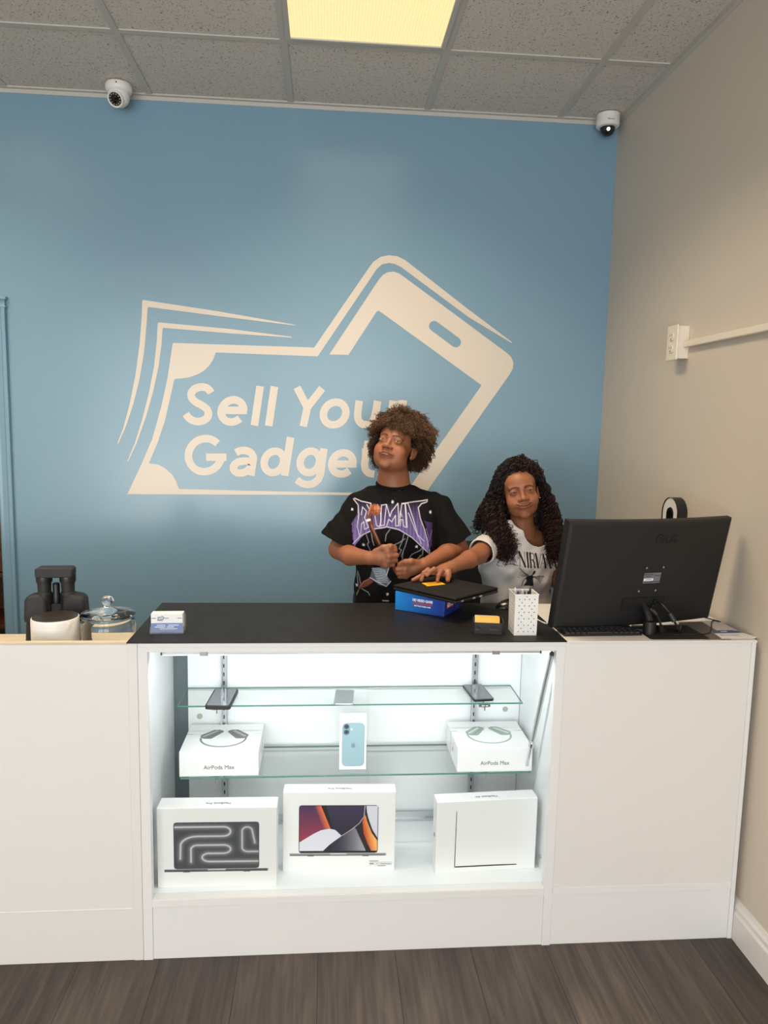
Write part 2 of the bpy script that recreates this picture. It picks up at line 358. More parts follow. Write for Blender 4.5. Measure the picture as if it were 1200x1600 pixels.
troffer(-.165, -3.95, 'warm lit ceiling light panel near the shop front windows')
troffer(-.165-3*T, -3.95, 'warm lit ceiling light panel over the left shop window')

# ------------------------------------------------------------------ the wall logo
LOGO_SHAPES= {'back_bill_outline_a': [[(-0.1666, 2.0135), (-0.5077, 2.0616), (-0.8304, 2.0998), (-0.8367, 2.0996), (-0.8399, 2.0948), (-0.8435, 2.032), (-0.8554, 1.9054), (-0.8764, 1.7694), (-0.9045, 1.64), (-0.9347, 1.534), (-0.9627, 1.4642), (-0.9587, 1.4618), (-0.9225, 1.5424), (-0.8886, 1.6404), (-0.8584, 1.7538), (-0.8362, 1.8741), (-0.8229, 1.9933), (-0.8169, 2.0673), (-0.8136, 2.0706), (-0.5078, 2.041), (-0.1666, 2.0103)]], 'back_bill_outline_b': [[(-0.1817, 1.9602), (-0.4601, 1.9862), (-0.769, 2.0052), (-0.7747, 2.0003), (-0.7799, 1.9234), (-0.7937, 1.8115), (-0.8172, 1.6986), (-0.8499, 1.5764), (-0.8841, 1.4697), (-0.9195, 1.3871), (-0.9156, 1.3847), (-0.876, 1.4699), (-0.8337, 1.5849), (-0.7997, 1.699), (-0.7738, 1.8121), (-0.7595, 1.9081), (-0.7537, 1.978), (-0.7504, 1.9821), (-0.4602, 1.9671), (-0.1817, 1.9561)]], 'front_bill_outline': [[(-0.9212, 1.2348), (-0.9211, 1.2381), (-0.8579, 1.3716), (-0.8074, 1.4876), (-0.7647, 1.6351), (-0.7347, 1.765), (-0.7127, 1.9015), (-0.7102, 1.9143), (-0.7054, 1.9176), (-0.3959, 1.9162), (-0.0882, 1.9154), (-0.083, 1.9147), (-0.0787, 1.9174), (0.1611, 2.2732), (0.1823, 2.3016), (0.2148, 2.3246), (0.2511, 2.3326), (0.2903, 2.3299), (0.3256, 2.3145), (0.6231, 2.1067), (0.8337, 1.9644), (0.8302, 1.9617), (0.6243, 2.0724), (0.3089, 2.2828), (0.2781, 2.2959), (0.2519, 2.2992), (0.2216, 2.2922), (0.1977, 2.2703), (-0.0618, 1.8793), (-0.0661, 1.8757), (-0.0698, 1.8762), (-0.2987, 1.878), (-0.5186, 1.8807), (-0.5218, 1.8782), (-0.5317, 1.8506), (-0.548, 1.8245), (-0.5699, 1.8014), (-0.5982, 1.7829), (-0.6385, 1.7674), (-0.6787, 1.7608), (-0.7012, 1.7594), (-0.7061, 1.7528), (-0.724, 1.6765), (-0.7497, 1.5704), (-0.7835, 1.4716), (-0.823, 1.3804), (-0.8199, 1.3755), (-0.7852, 1.3728), (-0.753, 1.3568), (-0.721, 1.3274), (-0.7027, 1.2952), (-0.6934, 1.2662), (-0.6869, 1.2621), (-0.381, 1.2579), (-0.0441, 1.2554), (0.3426, 1.255), (0.3428, 1.2451), (-0.0529, 1.2427), (-0.3811, 1.2393)]], 'phone_outline': [[(-0.0113, 1.8859), (0.2098, 2.227), (0.2269, 2.2462), (0.2484, 2.2587), (0.2745, 2.2622), (0.3008, 2.2547), (0.5524, 2.0882), (0.8104, 1.9157), (0.831, 1.8988), (0.8431, 1.8728), (0.8415, 1.8464), (0.8281, 1.8196), (0.4778, 1.3004), (0.4438, 1.2482), (0.3428, 1.2469), (0.3561, 1.2607), (0.6942, 1.7607), (0.694, 1.7669), (0.4505, 1.929), (0.2171, 2.0834), (0.2083, 2.0873), (0.2005, 2.0828), (0.0761, 1.8866)], [(0.583, 1.9768), (0.5896, 1.9702), (0.593, 1.9617), (0.5929, 1.9526), (0.5891, 1.9442), (0.5823, 1.9379), (0.5735, 1.9345), (0.5641, 1.9347), (0.5555, 1.9384), (0.4526, 2.008), (0.4461, 2.0145), (0.4427, 2.0229), (0.443, 2.032), (0.4467, 2.0403), (0.4535, 2.0466), (0.4622, 2.0499), (0.4715, 2.0497), (0.4801, 2.0461)]]}
LOGO_LETTERS= {'S': [[(-0.5425, 1.7011), (-0.5545, 1.7194), (-0.573, 1.7263), (-0.5948, 1.7257), (-0.6166, 1.7171), (-0.6305, 1.7014), (-0.6331, 1.6851), (-0.626, 1.6691), (-0.6076, 1.6549), (-0.581, 1.6425), (-0.5617, 1.6274), (-0.5538, 1.6088), (-0.5596, 1.5891), (-0.576, 1.5757), (-0.6004, 1.5694), (-0.6246, 1.573), (-0.6431, 1.5849), (-0.6574, 1.6033)]], 'e': [[(-0.4985, 1.6231), (-0.3828, 1.6257)], [(-0.3973, 1.6246), (-0.3973, 1.6339), (-0.3991, 1.6427), (-0.4025, 1.6508), (-0.4074, 1.658), (-0.4137, 1.6639), (-0.4212, 1.6683), (-0.4295, 1.6713), (-0.4385, 1.6725), (-0.4478, 1.672), (-0.4571, 1.6699), (-0.4661, 1.6661), (-0.4744, 1.6608), (-0.4819, 1.6543), (-0.4883, 1.6466), (-0.4933, 1.6381), (-0.4968, 1.629), (-0.4986, 1.6197), (-0.4988, 1.6105), (-0.4972, 1.6016), (-0.494, 1.5934), (-0.4892, 1.5861), (-0.483, 1.5801), (-0.4757, 1.5754), (-0.4674, 1.5723), (-0.4584, 1.5709), (-0.4491, 1.5712), (-0.4398, 1.5732), (-0.4307, 1.5768), (-0.4223, 1.582), (-0.4146, 1.5885)]], 'l': [[(-0.323, 1.7364), (-0.3493, 1.5574)]], 'l2': [[(-0.2585, 1.7364), (-0.2844, 1.557)]], 'Y': [[(-0.1567, 1.7348), (-0.109, 1.6457), (-0.1266, 1.5578)], [(-0.109, 1.6457), (-0.042, 1.7335)]], 'o': [[(0.0685, 1.6213), (0.0686, 1.6316), (0.0667, 1.6414), (0.0629, 1.6504), (0.0572, 1.6583), (0.05, 1.6646), (0.0416, 1.6693), (0.0321, 1.672), (0.0221, 1.6728), (0.0119, 1.6716), (0.0018, 1.6684), (-0.0077, 1.6633), (-0.0163, 1.6566), (-0.0236, 1.6485), (-0.0294, 1.6393), (-0.0334, 1.6294), (-0.0355, 1.6191), (-0.0357, 1.6088), (-0.0338, 1.599), (-0.03, 1.59), (-0.0244, 1.5821), (-0.0172, 1.5757), (-0.0088, 1.571), (0.0007, 1.5682), (0.0107, 1.5674), (0.021, 1.5686), (0.0311, 1.5719), (0.0407, 1.5769), (0.0493, 1.5837), (0.0566, 1.5918), (0.0624, 1.6011), (0.0664, 1.611), (0.0685, 1.6213)]], 'u': [[(0.1286, 1.6814), (0.1218, 1.6155), (0.1257, 1.5918), (0.1402, 1.5745), (0.1634, 1.5705), (0.1872, 1.5816), (0.2001, 1.6039), (0.2146, 1.6816)], [(0.2129, 1.6816), (0.2001, 1.558)]], 'r': [[(0.2857, 1.685), (0.2707, 1.5595)], [(0.2798, 1.6321), (0.29, 1.6543), (0.3102, 1.6697), (0.3325, 1.672), (0.3469, 1.6688)]], 'G': [[(-0.5155, 1.4724), (-0.5234, 1.4797), (-0.5323, 1.4857), (-0.5421, 1.4903), (-0.5526, 1.4932), (-0.5635, 1.4945), (-0.5746, 1.4941), (-0.5857, 1.4921), (-0.5965, 1.4885), (-0.6067, 1.4834), (-0.6162, 1.4768), (-0.6247, 1.4689), (-0.6321, 1.46), (-0.6382, 1.4501), (-0.6429, 1.4395), (-0.646, 1.4285), (-0.6475, 1.4172), (-0.6473, 1.406), (-0.6456, 1.395), (-0.6422, 1.3846), (-0.6373, 1.3748), (-0.6309, 1.366), (-0.6233, 1.3584), (-0.6145, 1.3521), (-0.6048, 1.3472), (-0.5944, 1.3439), (-0.5835, 1.3423), (-0.5724, 1.3423), (-0.5612, 1.344), (-0.5503, 1.3473), (-0.5399, 1.3523), (-0.5302, 1.3586), (-0.5214, 1.3663), (-0.5138, 1.3752), (-0.5075, 1.385), (-0.5026, 1.3955), (-0.4992, 1.4065)], [(-0.4761, 1.4111), (-0.5677, 1.4095)]], 'a': [[(-0.4333, 1.4326), (-0.4152, 1.442), (-0.3889, 1.4441), (-0.3642, 1.4338), (-0.3527, 1.4132), (-0.366, 1.3278)], [(-0.3593, 1.3906), (-0.389, 1.3959), (-0.4261, 1.3903), (-0.4451, 1.3717), (-0.4451, 1.3533), (-0.4287, 1.3385), (-0.4015, 1.3389), (-0.3767, 1.3527), (-0.3627, 1.373)]], 'd': [[(-0.2153, 1.3938), (-0.215, 1.4036), (-0.2165, 1.4129), (-0.2196, 1.4216), (-0.2243, 1.4291), (-0.2304, 1.4352), (-0.2376, 1.4397), (-0.2456, 1.4424), (-0.2543, 1.4432), (-0.2631, 1.4421), (-0.2718, 1.4391), (-0.2801, 1.4343), (-0.2876, 1.428), (-0.294, 1.4203), (-0.2991, 1.4115), (-0.3028, 1.4021), (-0.3048, 1.3923), (-0.3051, 1.3825), (-0.3037, 1.3731), (-0.3006, 1.3645), (-0.2959, 1.357), (-0.2898, 1.3508), (-0.2827, 1.3463), (-0.2746, 1.3435), (-0.266, 1.3427), (-0.2571, 1.3438), (-0.2483, 1.3468), (-0.24, 1.3516), (-0.2325, 1.358), (-0.2261, 1.3657), (-0.2209, 1.3745), (-0.2173, 1.3839), (-0.2153, 1.3938)], [(-0.1843, 1.5077), (-0.2109, 1.3293)]], 'g': [[(-0.0502, 1.3965), (-0.05, 1.4063), (-0.0515, 1.4157), (-0.0547, 1.4244), (-0.0595, 1.4319), (-0.0657, 1.4381), (-0.0729, 1.4426), (-0.0811, 1.4453), (-0.0898, 1.4461), (-0.0986, 1.445), (-0.1074, 1.442), (-0.1157, 1.4372), (-0.1232, 1.4308), (-0.1297, 1.4231), (-0.1348, 1.4143), (-0.1384, 1.4048), (-0.1404, 1.395), (-0.1406, 1.3852), (-0.1391, 1.3758), (-0.1359, 1.3671), (-0.1312, 1.3596), (-0.1251, 1.3534), (-0.1178, 1.3488), (-0.1096, 1.3461), (-0.1009, 1.3452), (-0.092, 1.3463), (-0.0832, 1.3494), (-0.0749, 1.3542), (-0.0673, 1.3606), (-0.0609, 1.3683), (-0.0557, 1.3771), (-0.0521, 1.3866), (-0.0502, 1.3965)], [(-0.0308, 1.4589), (-0.0446, 1.3427), (-0.0561, 1.313), (-0.0811, 1.2932), (-0.1104, 1.2894), (-0.1356, 1.2975), (-0.1549, 1.3124)]], 'e2': [[(0.0043, 1.3876), (0.121, 1.3895)], [(0.105, 1.3937), (0.1048, 1.4028), (0.1029, 1.4115), (0.0994, 1.4195), (0.0944, 1.4265), (0.0881, 1.4324), (0.0806, 1.4368), (0.0723, 1.4397), (0.0635, 1.441), (0.0543, 1.4406), (0.0452, 1.4385), (0.0363, 1.4349), (0.0282, 1.4297), (0.0209, 1.4233), (0.0147, 1.4158), (0.01, 1.4074), (0.0067, 1.3985), (0.005, 1.3894), (0.0051, 1.3802), (0.0068, 1.3715), (0.0101, 1.3634), (0.0149, 1.3562), (0.0211, 1.3502), (0.0285, 1.3456), (0.0367, 1.3425), (0.0456, 1.3411), (0.0548, 1.3413), (0.064, 1.3432), (0.0729, 1.3468), (0.0811, 1.3518), (0.0885, 1.3582)]], 't': [[(0.1736, 1.4973), (0.1577, 1.3901), (0.1617, 1.3633), (0.18, 1.3457), (0.2052, 1.3434)], [(0.1451, 1.4452), (0.2077, 1.4445)]], 's': [[(0.2976, 1.4372), (0.2749, 1.4511), (0.248, 1.447), (0.2349, 1.4289), (0.247, 1.4095), (0.2761, 1.3965), (0.29, 1.3761), (0.2788, 1.3544), (0.2502, 1.3449), (0.2229, 1.3553)]]}

def flat_fill(name, loops, depth, m, parent):
    c = bpy.data.curves.new(name, 'CURVE'); c.dimensions = '2D'; c.fill_mode = 'BOTH'; c.extrude = .0004
    for lp in loops:
        s = c.splines.new('POLY'); s.points.add(len(lp)-1); s.use_cyclic_u = True
        for p, (x, z) in zip(s.points, lp): p.co = (x, z, 0, 1)
    t = bpy.data.objects.new('tmp', c); COL.objects.link(t); bpy.context.view_layer.update()
    me = bpy.data.meshes.new_from_object(t.evaluated_get(bpy.context.evaluated_depsgraph_get())); bpy.data.objects.remove(t)
    me.transform(FRONT(0, WY-depth, 0)); me.materials.clear(); me.materials.append(m)
    o = bpy.data.objects.new(name, me); COL.objects.link(o); o.parent = parent; return o
def ribbon(mb, pts, w, y):
    """constant width stroke with rounded joints, on the wall plane"""
    P = [Vector(p) for p in pts]
    closed = (P[0]-P[-1]).length < 1e-3
    if closed: P = P[:-1]
    # resample finely, then round the bends a little
    R_ = []; N = len(P)
    for i in range(N if closed else N-1):
        p, q = P[i], P[(i+1) % N]; m = max(1, int((q-p).length/.004)); R_ += [p+(q-p)*k/m for k in range(m)]
    if not closed: R_.append(P[-1])
    P = R_; N = len(P)
    for _ in range(5):
        P = [P[i] if (not closed and i in (0, N-1)) else P[i]*.5+(P[i-1]+P[(i+1) % N])*.25 for i in range(N)]
    Q = [P[0]]
    for p in P[1:]:
        if (p-Q[-1]).length > 1e-4: Q.append(p)
    P = Q; N = len(P); Lf = []; Rt = []
    for i in range(N):
        a = P[i-1] if (i or closed) else P[i]; c = P[(i+1) % N] if (i < N-1 or closed) else P[i]
        d1 = (P[i]-a); d2 = (c-P[i]); d1 = d1.normalized() if d1.length > 0 else d2.normalized(); d2 = d2.normalized() if d2.length > 0 else d1
        n1 = Vector((-d1.y, d1.x)); n2 = Vector((-d2.y, d2.x)); n = (n1+n2)
        n = n.normalized() if n.length > .01 else n1; k = 1/max(n.dot(n1), .45)
        Lf.append(P[i]+n*w/2*k); Rt.append(P[i]-n*w/2*k)
    vs = [(p.x, y, p.y) for p in Lf]+[(p.x, y, p.y) for p in Rt]
    fs = [(i, (i+1) % N, N+(i+1) % N, N+i) for i in range(N if closed else N-1)]
    mb.add(vs, fs)
lg = thing('wall_logo', 'large cream banknote and phone logo reading Sell Your Gadgets on blue wall', 'wall sign', (0, WY, 1.0))
lg_w = Matrix.Translation((0, -WY, -1.0))
for k, loops in LOGO_SHAPES.items():
    o = flat_fill(k.replace('_a', '').replace('_b', '') if k.startswith('back_bill') else k, loops, .0007, M['vinyl'], lg); o.data.transform(lg_w)
LN = {'S': 'letter_s', 'e': 'letter_e', 'l': 'letter_l', 'l2': 'letter_l', 'Y': 'letter_y', 'o': 'letter_o', 'u': 'letter_u', 'r': 'letter_r', 'G': 'letter_g', 'a': 'letter_a', 'd': 'letter_d', 'g': 'letter_g', 'e2': 'letter_e', 't': 'letter_t', 's': 'letter_s'}
for k, strokes in LOGO_LETTERS.items():
    b = MB()
    for i, st in enumerate(strokes): ribbon(b, st, .0345, WY-.0008-.00005*i)
    o = b.build(LN[k], M['vinyl'], lg); o.data.transform(lg_w)
    for p in o.data.polygons:
        pass

# ------------------------------------------------------------------ security cameras
def eyeball_camera(x, y):
    t = thing('security_camera', 'white eyeball security camera with ring of infrared lights on ceiling at left', 'security camera', (x, y, CZ-.005), 0, None)
    b = MB(); b.lathe([(.050, 0), (.053, -.006), (.054, -.022), (.050, -.030), (.044, -.034)], 40); b.build('base', M['whitepl'], t, smooth=True)
    b = MB(); b.ball((0, 0, -.046), .043, 36, 20); b.build('ball', M['whitepl'], t, smooth=True)
    d = Vector((-.18, -.78, -.60)).normalized(); q = Matrix.Translation(Vector((0, 0, -.046))) @ d.to_track_quat('Z', 'Y').to_matrix().to_4x4()
    b = MB(); b.lathe([(.030, .030), (.0335, .035), (.0335, .041), (.030, .044), (.026, .041)], 36, Mx=q, caps=False); b.build('rim', M['whitepl'], t, smooth=True)
    b = MB(); b.lathe([(.0275, .030), (.0275, .0405), (.013, .0415), (.012, .043), (.006, .0445)], 32, Mx=q); b.build('lens', mat('camera_lens_black', srgb(14, 14, 16), .15), t, smooth=True)
    ledm = mat('infrared_led', srgb(150, 148, 150), .2)
    for k in range(12):
        a = 2*PI*k/12; c = q @ Vector((.0205*math.cos(a), .0205*math.sin(a), .041)); b = MB(); b.ball(c, .0032, 10, 6); b.build('infrared_light', ledm, t, smooth=True)
    b = MB(); b.ball((.004, -.0535, -.012), .003, 8, 6); b.build('screw', M['inkdark'], t)
eyeball_camera(-.895, 1.285)
def dome_camera(x, y):
    t = thing('security_camera', 'white dome security camera with dark bubble in the ceiling corner at right', 'security camera', (x, y, CZ-.005))
    b = MB(); b.lathe([(.050, 0), (.050, -.022), (.051, -.024), (.051, -.046), (.046, -.052), (.034, -.054)], 40); b.build('base', M['whitepl'], t, smooth=True)
    b = MB(); b.lathe([(.033, -.052)]+[(.032*math.cos(a), -.058-.032*math.sin(a)) for a in [k*PI/2/9 for k in range(10)]][:-1]+[(.0005, -.090)], 32)
    b.build('dome', mat('smoked_dome', srgb(18, 20, 24), .06, spec=.8), t, smooth=True)
    b = MB(); b.cyl((-.006, -.024, -.066), (-.008, -.0335, -.070), .008); b.build('lens', M['steel'], t, smooth=True)
    text('maker_print', 'hikvision', .008, M['ink'], t, FRONT(-.004, -.0515, -.034), sx=1.1)
dome_camera(1.205, 1.315)

# ------------------------------------------------------------------ outlet box and raceway on right wall
t = thing('electrical_outlet', 'ivory surface mounted double outlet box on the beige right wall', 'outlet', (XR, .612, 1.895))
b = MB(); b.box(-.042, 0, -.036, .036, -.058, .058); b.build('box', M['ivory'], t, bevel=.002)
b = MB(); b.box(-.048, -.042, -.041, .041, -.063, .063); b.build('cover_plate', M['ivory'], t, bevel=.003)
for z in (.022, -.022):
    b = MB(); b.prism([(.016*math.cos(a)*1.0, .017*max(min(math.sin(a), .8), -.8)) for a in [2*PI*k/24 for k in range(24)]], lambda p, q, s: (s, p, z+q), -.052, -.048)
    r = b.build('receptacle', M['ivory'], t, bevel=.001)
    b = MB(); b.box(-.0525, -.0519, -.008, -.006, z+.001, z+.009); b.box(-.0525, -.0519, .006, .008, z+.001, z+.009); b.cyl((-.0519, 0, z-.008), (-.0525, 0, z-.008), .0028); b.build('slots', M['inkdark'], r)
b = MB(); b.box(XR-.022, XR, -4.6, .575, 1.876, 1.899)
tag(b.build('cable_raceway', M['ivory'], bevel=.003), 'long cream cable raceway running along the right wall to outlet', 'cable raceway')

# ================================================================== COUNTER UNITS
PX0, PX1, QX0, QX1 = -.540, -.5128, .655, .6815      # the display case's posts
# left cabinet: sunken top behind its front panel
t = thing('counter_cabinet', 'cream panelled counter cabinet left of the glass display case', 'cabinet', (0, 0, 0), 0)
b = MB(); b.box(-2.2, -.567, 0, .018, .165, .958); b.build('front_panel', M['cream_panel'], t, bevel=.001)
b = MB(); b.box(-2.2, -.567, 0, .018, .958, .965); b.box(-2.2, -.567, CD-.018, CD, .842, .86); b.build('edge_band', M['maple'], t, bevel=.0006)
b = MB(); b.box(-2.2, -.567, .001, .018, 0, .161); b.box(-2.2, -.567, -.001, .018, .161, .166); b.build('toe_panel', M['cream_panel'], t, bevel=.001)
b = MB(); b.box(-2.2, -.567, .018, CD-.018, .842, .86); b.build('shelf_top', M['maple'], t)
b = MB(); b.box(-.567, -.541, -.001, CD, 0, .9625); b.build('end_panel', M['cream_panel'], t, bevel=.001)
b = MB(); b.box(-2.218, -2.2, 0, CD, 0, .965); b.build('end_panel', M['cream_panel'], t, bevel=.001)
b = MB(); b.box(-2.2, -.567, CD-.018, CD, 0, .842); b.build('back_panel', M['cream_panel'], t)
# right cabinet
t = thing('counter_cabinet', 'cream panelled counter cabinet under the computer monitor against right wall', 'cabinet', (0, 0, 0), 0)
b = MB(); b.box(QX1+.0005, 1.2505, .001, .018, .190, .958); b.build('front_panel', M['cream_panel'], t, bevel=.001)
b = MB(); b.box(QX1+.0005, 1.2505, -.001, .018, .166, .190); b.build('bottom_rail', M['white'], t, bevel=.001)
b = MB(); b.box(QX1+.0005, 1.2505, .002, .018, 0, .166); b.build('toe_panel', M['white'], t, bevel=.001)
b = MB(); b.box(1.2505, 1.272-.008, -.002, CD, 0, .958); b.build('end_panel', M['white'], t, bevel=.001)
b = MB(); b.box(QX1+.0005, 1.272-.006, -.003, CD, .958, .965); b.build('worktop', M['trimwhite'], t, bevel=.001)
b = MB(); b.box(QX1+.0005, 1.2505, CD-.018, CD, 0, .958); b.build('back_panel', M['white'], t)
# display case
dc = thing('display_case', 'white framed glass front display case lit inside with black top', 'display case', (0, 0, 0))
b = MB(); b.box(PX0, PX1, -.002, .024, 0, .950); b.box(QX0, QX1, -.002, .024, 0, .950); b.box(PX1, QX0, -.002, .024, .936, .950); b.box(PX0, QX1, -.002, CD, .950, .9625)
b.build('frame', M['white'], dc, bevel=.001)
b = MB(); b.box(PX1, QX0, -.002, .030, .166, .190); b.build('bottom_rail', M['white'], dc, bevel=.001)
b = MB(); b.box(PX1, QX0, .002, .018, 0, .166); b.build('toe_panel', M['white'], dc, bevel=.001)
b = MB(); b.box(-.5685, QX1+.002, -.008, CD+.004, .9632, .9667); b.build('black_top', M['black'], dc, bevel=.001); dc.children[-1]['label'] = 'thin black wood grain counter top'
b = MB(); b.box(PX0, PX0+.012, .024, CD, .0, .950); o = b.build('side_panel', M['inner'], dc)
b = MB(); b.box(QX1-.012, QX1, .024, CD, .0, .950); o = b.build('side_panel', M['inner'], dc)
b = MB(); b.box(PX0+.012, QX1-.012, .030, CD-.02, .172, .190); b.build('deck', M['inner'], dc)
# rear sliding doors with finger pulls, glossy grey strip at their left
b = MB(); b.box(PX0+.012, -.478, .412, .430, .19, .950); b.build('rear_grey_strip', mat('glossy_grey_strip', srgb(92, 106, 110), .12, spec=.8), dc)
b = MB(); b.box(-.478, .13, .400, .408, .215, .945); d1 = b.build('sliding_door', M['inner'], dc)
b = MB(); b.box(.117, .668, .409, .417, .215, .945); d2 = b.build('sliding_door', M['inner'], dc)
pull = mat('grey_finger_pull', srgb(172, 170, 162), .4)
b = MB(); b.cyl((-.440, .4002, .582), (-.440, .398, .582), .0095, n=28); b.build('finger_pull', pull, d1)
b = MB(); b.cyl((.618, .409, .592), (.618, .407, .592), .0095, n=28); b.build('finger_pull', pull, d2)
b = MB(); b.box(PX0+.012, QX1-.012, .388, .416, .190, .2); b.box(PX0+.012, QX1-.012, .396, .4, .2, .222); b.box(PX0+.012, QX1-.012, .411, .414, .2, .218); b.build('door_track', M['steel'], dc)
b = MB(); b.box(PX0+.012, QX1-.012, .394, .418, .925, .949); b.build('door_track', M['steel'], dc)
for sx_ in (-.357, .502):
    b = MB(); b.box(sx_-.009, sx_-.005, .384, .396, .20, .93); b.box(sx_+.005, sx_+.009, .384, .396, .20, .93); b.box(sx_-.009, sx_+.009, .392, .396, .20, .93)
    s_ = b.build('shelf_standard', M['steel'], dc)
    b = MB()
    for k in range(24): b.box(sx_-.002, sx_+.002, .3912, .392, .215+.03*k, .228+.03*k)
    b.build('slots', M['inkdark'], s_)
def bracket(x, y0, y1, z, nm='shelf_bracket'):
    b = MB(); yz = [(y1, z-.001), (y1, z-.040), (y1-.03, z-.026), (y0+.02, z-.018), (y0, z-.022), (y0-.003, z-.001)]
    b.prism(yz, lambda p, q, s: (x+s, p, q), -.0015, .0015)
    b.cyl((x-.010, y0+.004, z-.006), (x+.010, y0+.004, z-.006), .006, n=12); b.box(x-.019, x+.019, y0+.004, y0+.022, z-.011, z-.003)
    b.build(nm, M['chrome'], dc)
S1, S2 = .690, .478
for x in (-.357, .502): bracket(x, .225, .388, S1-.006); bracket(x, .19, .388, S2-.006)
def shelf(z, x0, x1, y0, y1):
    b = MB(); e = .0012
    b.box(x0+e, x1-e, y0+e, y1-e, z-.005, z); s = b.build('glass_shelf', M['shelfglass'], dc)
    b = MB(); b.box(x0, x1, y0, y0+e, z-.005, z); b.box(x0, x1, y1-e, y1, z-.005, z); b.box(x0, x0+e, y0+e, y1-e, z-.005, z); b.box(x1-e, x1, y0+e, y1-e, z-.005, z); b.build('polished_edge', M['edge'], s)
shelf(S1, -.478, .626, .222, .383); shelf(S2, -.462, .648, .170, .383)
b = MB(); b.box(PX1+.002, QX0-.002, .004, .009, .192, .934); b.build('glass_front', M['glass'], dc)
b = MB(); b.box(-.478, .612, .013, .025, .924, .936); lb = b.build('led_bar', M['steel'], dc, bevel=.002)
b = MB(); b.box(-.474, .608, .0145, .0235, .9215, .924); b.build('led_lens', M['led'], lb)
for x in (-.480, .612): b = MB(); b.box(x, x+.003, .0125, .0255, .923, .937); b.build('end_cap', M['blackpl'], lb)
for x in (-.36, .48): b = MB(); b.box(x-.012, x+.012, .0125, .0265, .9205, .937); b.build('clip', M['chrome'], lb, bevel=.001)
b = MB(); b.tube([(.615, .018, .934), (.64, .018, .935), (.648, .019, .93), (.650, .021, .912), (.652, .03, .90)], .0012, 8); b.build('power_wire', M['inkdark'], lb)
b = MB(); b.cyl((.650, .026, .915), (.638, .135, .60), .0072, n=24); st = b.build('gas_strut', M['steel'], dc, smooth=True)
b = MB(); b.cyl((.638, .135, .60), (.634, .17, .50), .0045, n=16); b.cyl((.6375, .138, .592), (.637, .142, .578), .010, n=16); b.build('strut_rod', M['chrome'], st, smooth=True)
b = MB(); b.ball((.651, .026, .918), .007, 12, 8); b.build('strut_joint', M['blackpl'], st)
b = MB(); b.cyl((.668, .09, .235), (.6655, .09, .235), .006); b.build('screw_cap', M['steel'], dc)

# ================================================================== GOODS IN THE CASE
def carton(name, label, cat, pos, rz, w, d, h, group=None, seam=None):
    t = thing(name, label, cat, pos, rz, group)
    b = MB(); b.box(0, w, 0, d, 0, h); b.build('carton', M['paperw'], t, bevel=.0012, seg=2)
    if seam == 'y':
        b = MB(); b.box(-.0003, w+.0003, d*.62, d*.62+.0009, h*.02, h+.0004); b.build('lid_seam', M['ink'], t)
    return t
def apple_mark(parent, f, s, m):
    pts = [(0, .28), (.12, .36), (.28, .38), (.42, .28), (.46, .2), (.36, .1), (.33, -.05), (.38, -.2), (.5, -.28), (.4, -.5), (.26, -.66), (.12, -.66), (0, -.6), (-.12, -.66), (-.26, -.66), (-.42, -.48), (-.5, -.22), (-.5, .05), (-.42, .26), (-.26, .37), (-.12, .35)]
    leaf = [(.02, .42), (.0, .55), (.08, .68), (.22, .74), (.22, .6), (.13, .48)]
    b = MB()
    for L_ in (pts, leaf): b.add([f(x*s, y*s) for x, y in L_], [tuple(range(len(L_)))])
    b.build('fruit_mark', m, parent)
def headphone_box(x, y, lab, tone, tone2, rz=0):
    w, d, h = .244, .208, .081
    t = carton('headphone_box', lab, 'product box', (x, y, S2), rz, w, d, h, 'headphone boxes on the lower glass shelf', 'y')
    text('product_name', 'AirPods Max', .0185, M['ink'], t, FRONT(w*.50, -.0004, h*.36), sx=.98)
    dk, lt = np.array(tone[:3]), np.array(tone2[:3])
    def paint(C, U, V):
        C[:] = np.array(srgb(238, 238, 237)[:3])
        cx = .105
        # head band
        th = np.linspace(PI*1.0, PI*2.0, 26); band = [(cx-.002+.072*math.cos(a), .088+.062*math.sin(a)) for a in th]
        p_line(C, U, V, band, .0065, dk, .001)
        p_line(C, U, V, [(cx-.074, .088), (cx-.072, .105)], .003, dk, .001); p_line(C, U, V, [(cx+.070, .088), (cx+.070, .105)], .003, dk, .001)
        cup = [(-.078, .114), (-.077, .096), (-.064, .086), (-.040, .086), (-.008, .136), (-.009, .146), (-.022, .155), (-.040, .154)]
        p_poly(C, U, V, [(cx+a, c) for a, c in cup], dk); p_poly(C, U, V, [(cx-a-.002, c) for a, c in cup], dk)
        p_line(C, U, V, [(cx-.066, .105), (cx-.030, .144)], .008, lt, .006); p_line(C, U, V, [(cx+.064, .105), (cx+.028, .144)], .008, lt, .006)
        p_line(C, U, V, [(cx-.05, .097), (cx-.017, .140)], .003, dk*.7, .003); p_line(C, U, V, [(cx+.048, .097), (cx+.015, .140)], .003, dk*.7, .003)
    picture('printed_headphones', .2, .19, 134, 120, paint, t, lambda u, v: (u+.02, v+.008, h+.0004))
    sd = w if x < 0 else 0
    apple_mark(t, (lambda u, v: (w+.0005, d*.42+u, h*.5+v)) if x < 0 else (lambda u, v: (-.0005, d*.42-u, h*.5+v)), .012, M['ink'])
headphone_box(-.466, .176, 'white headphone box with dark grey headphones printed on top, left end of lower shelf', srgb(110, 112, 114), srgb(178, 180, 182))
headphone_box(.408, .174, 'white headphone box with pale green headphones printed on top, right end of lower shelf', srgb(150, 170, 156), srgb(214, 226, 216))
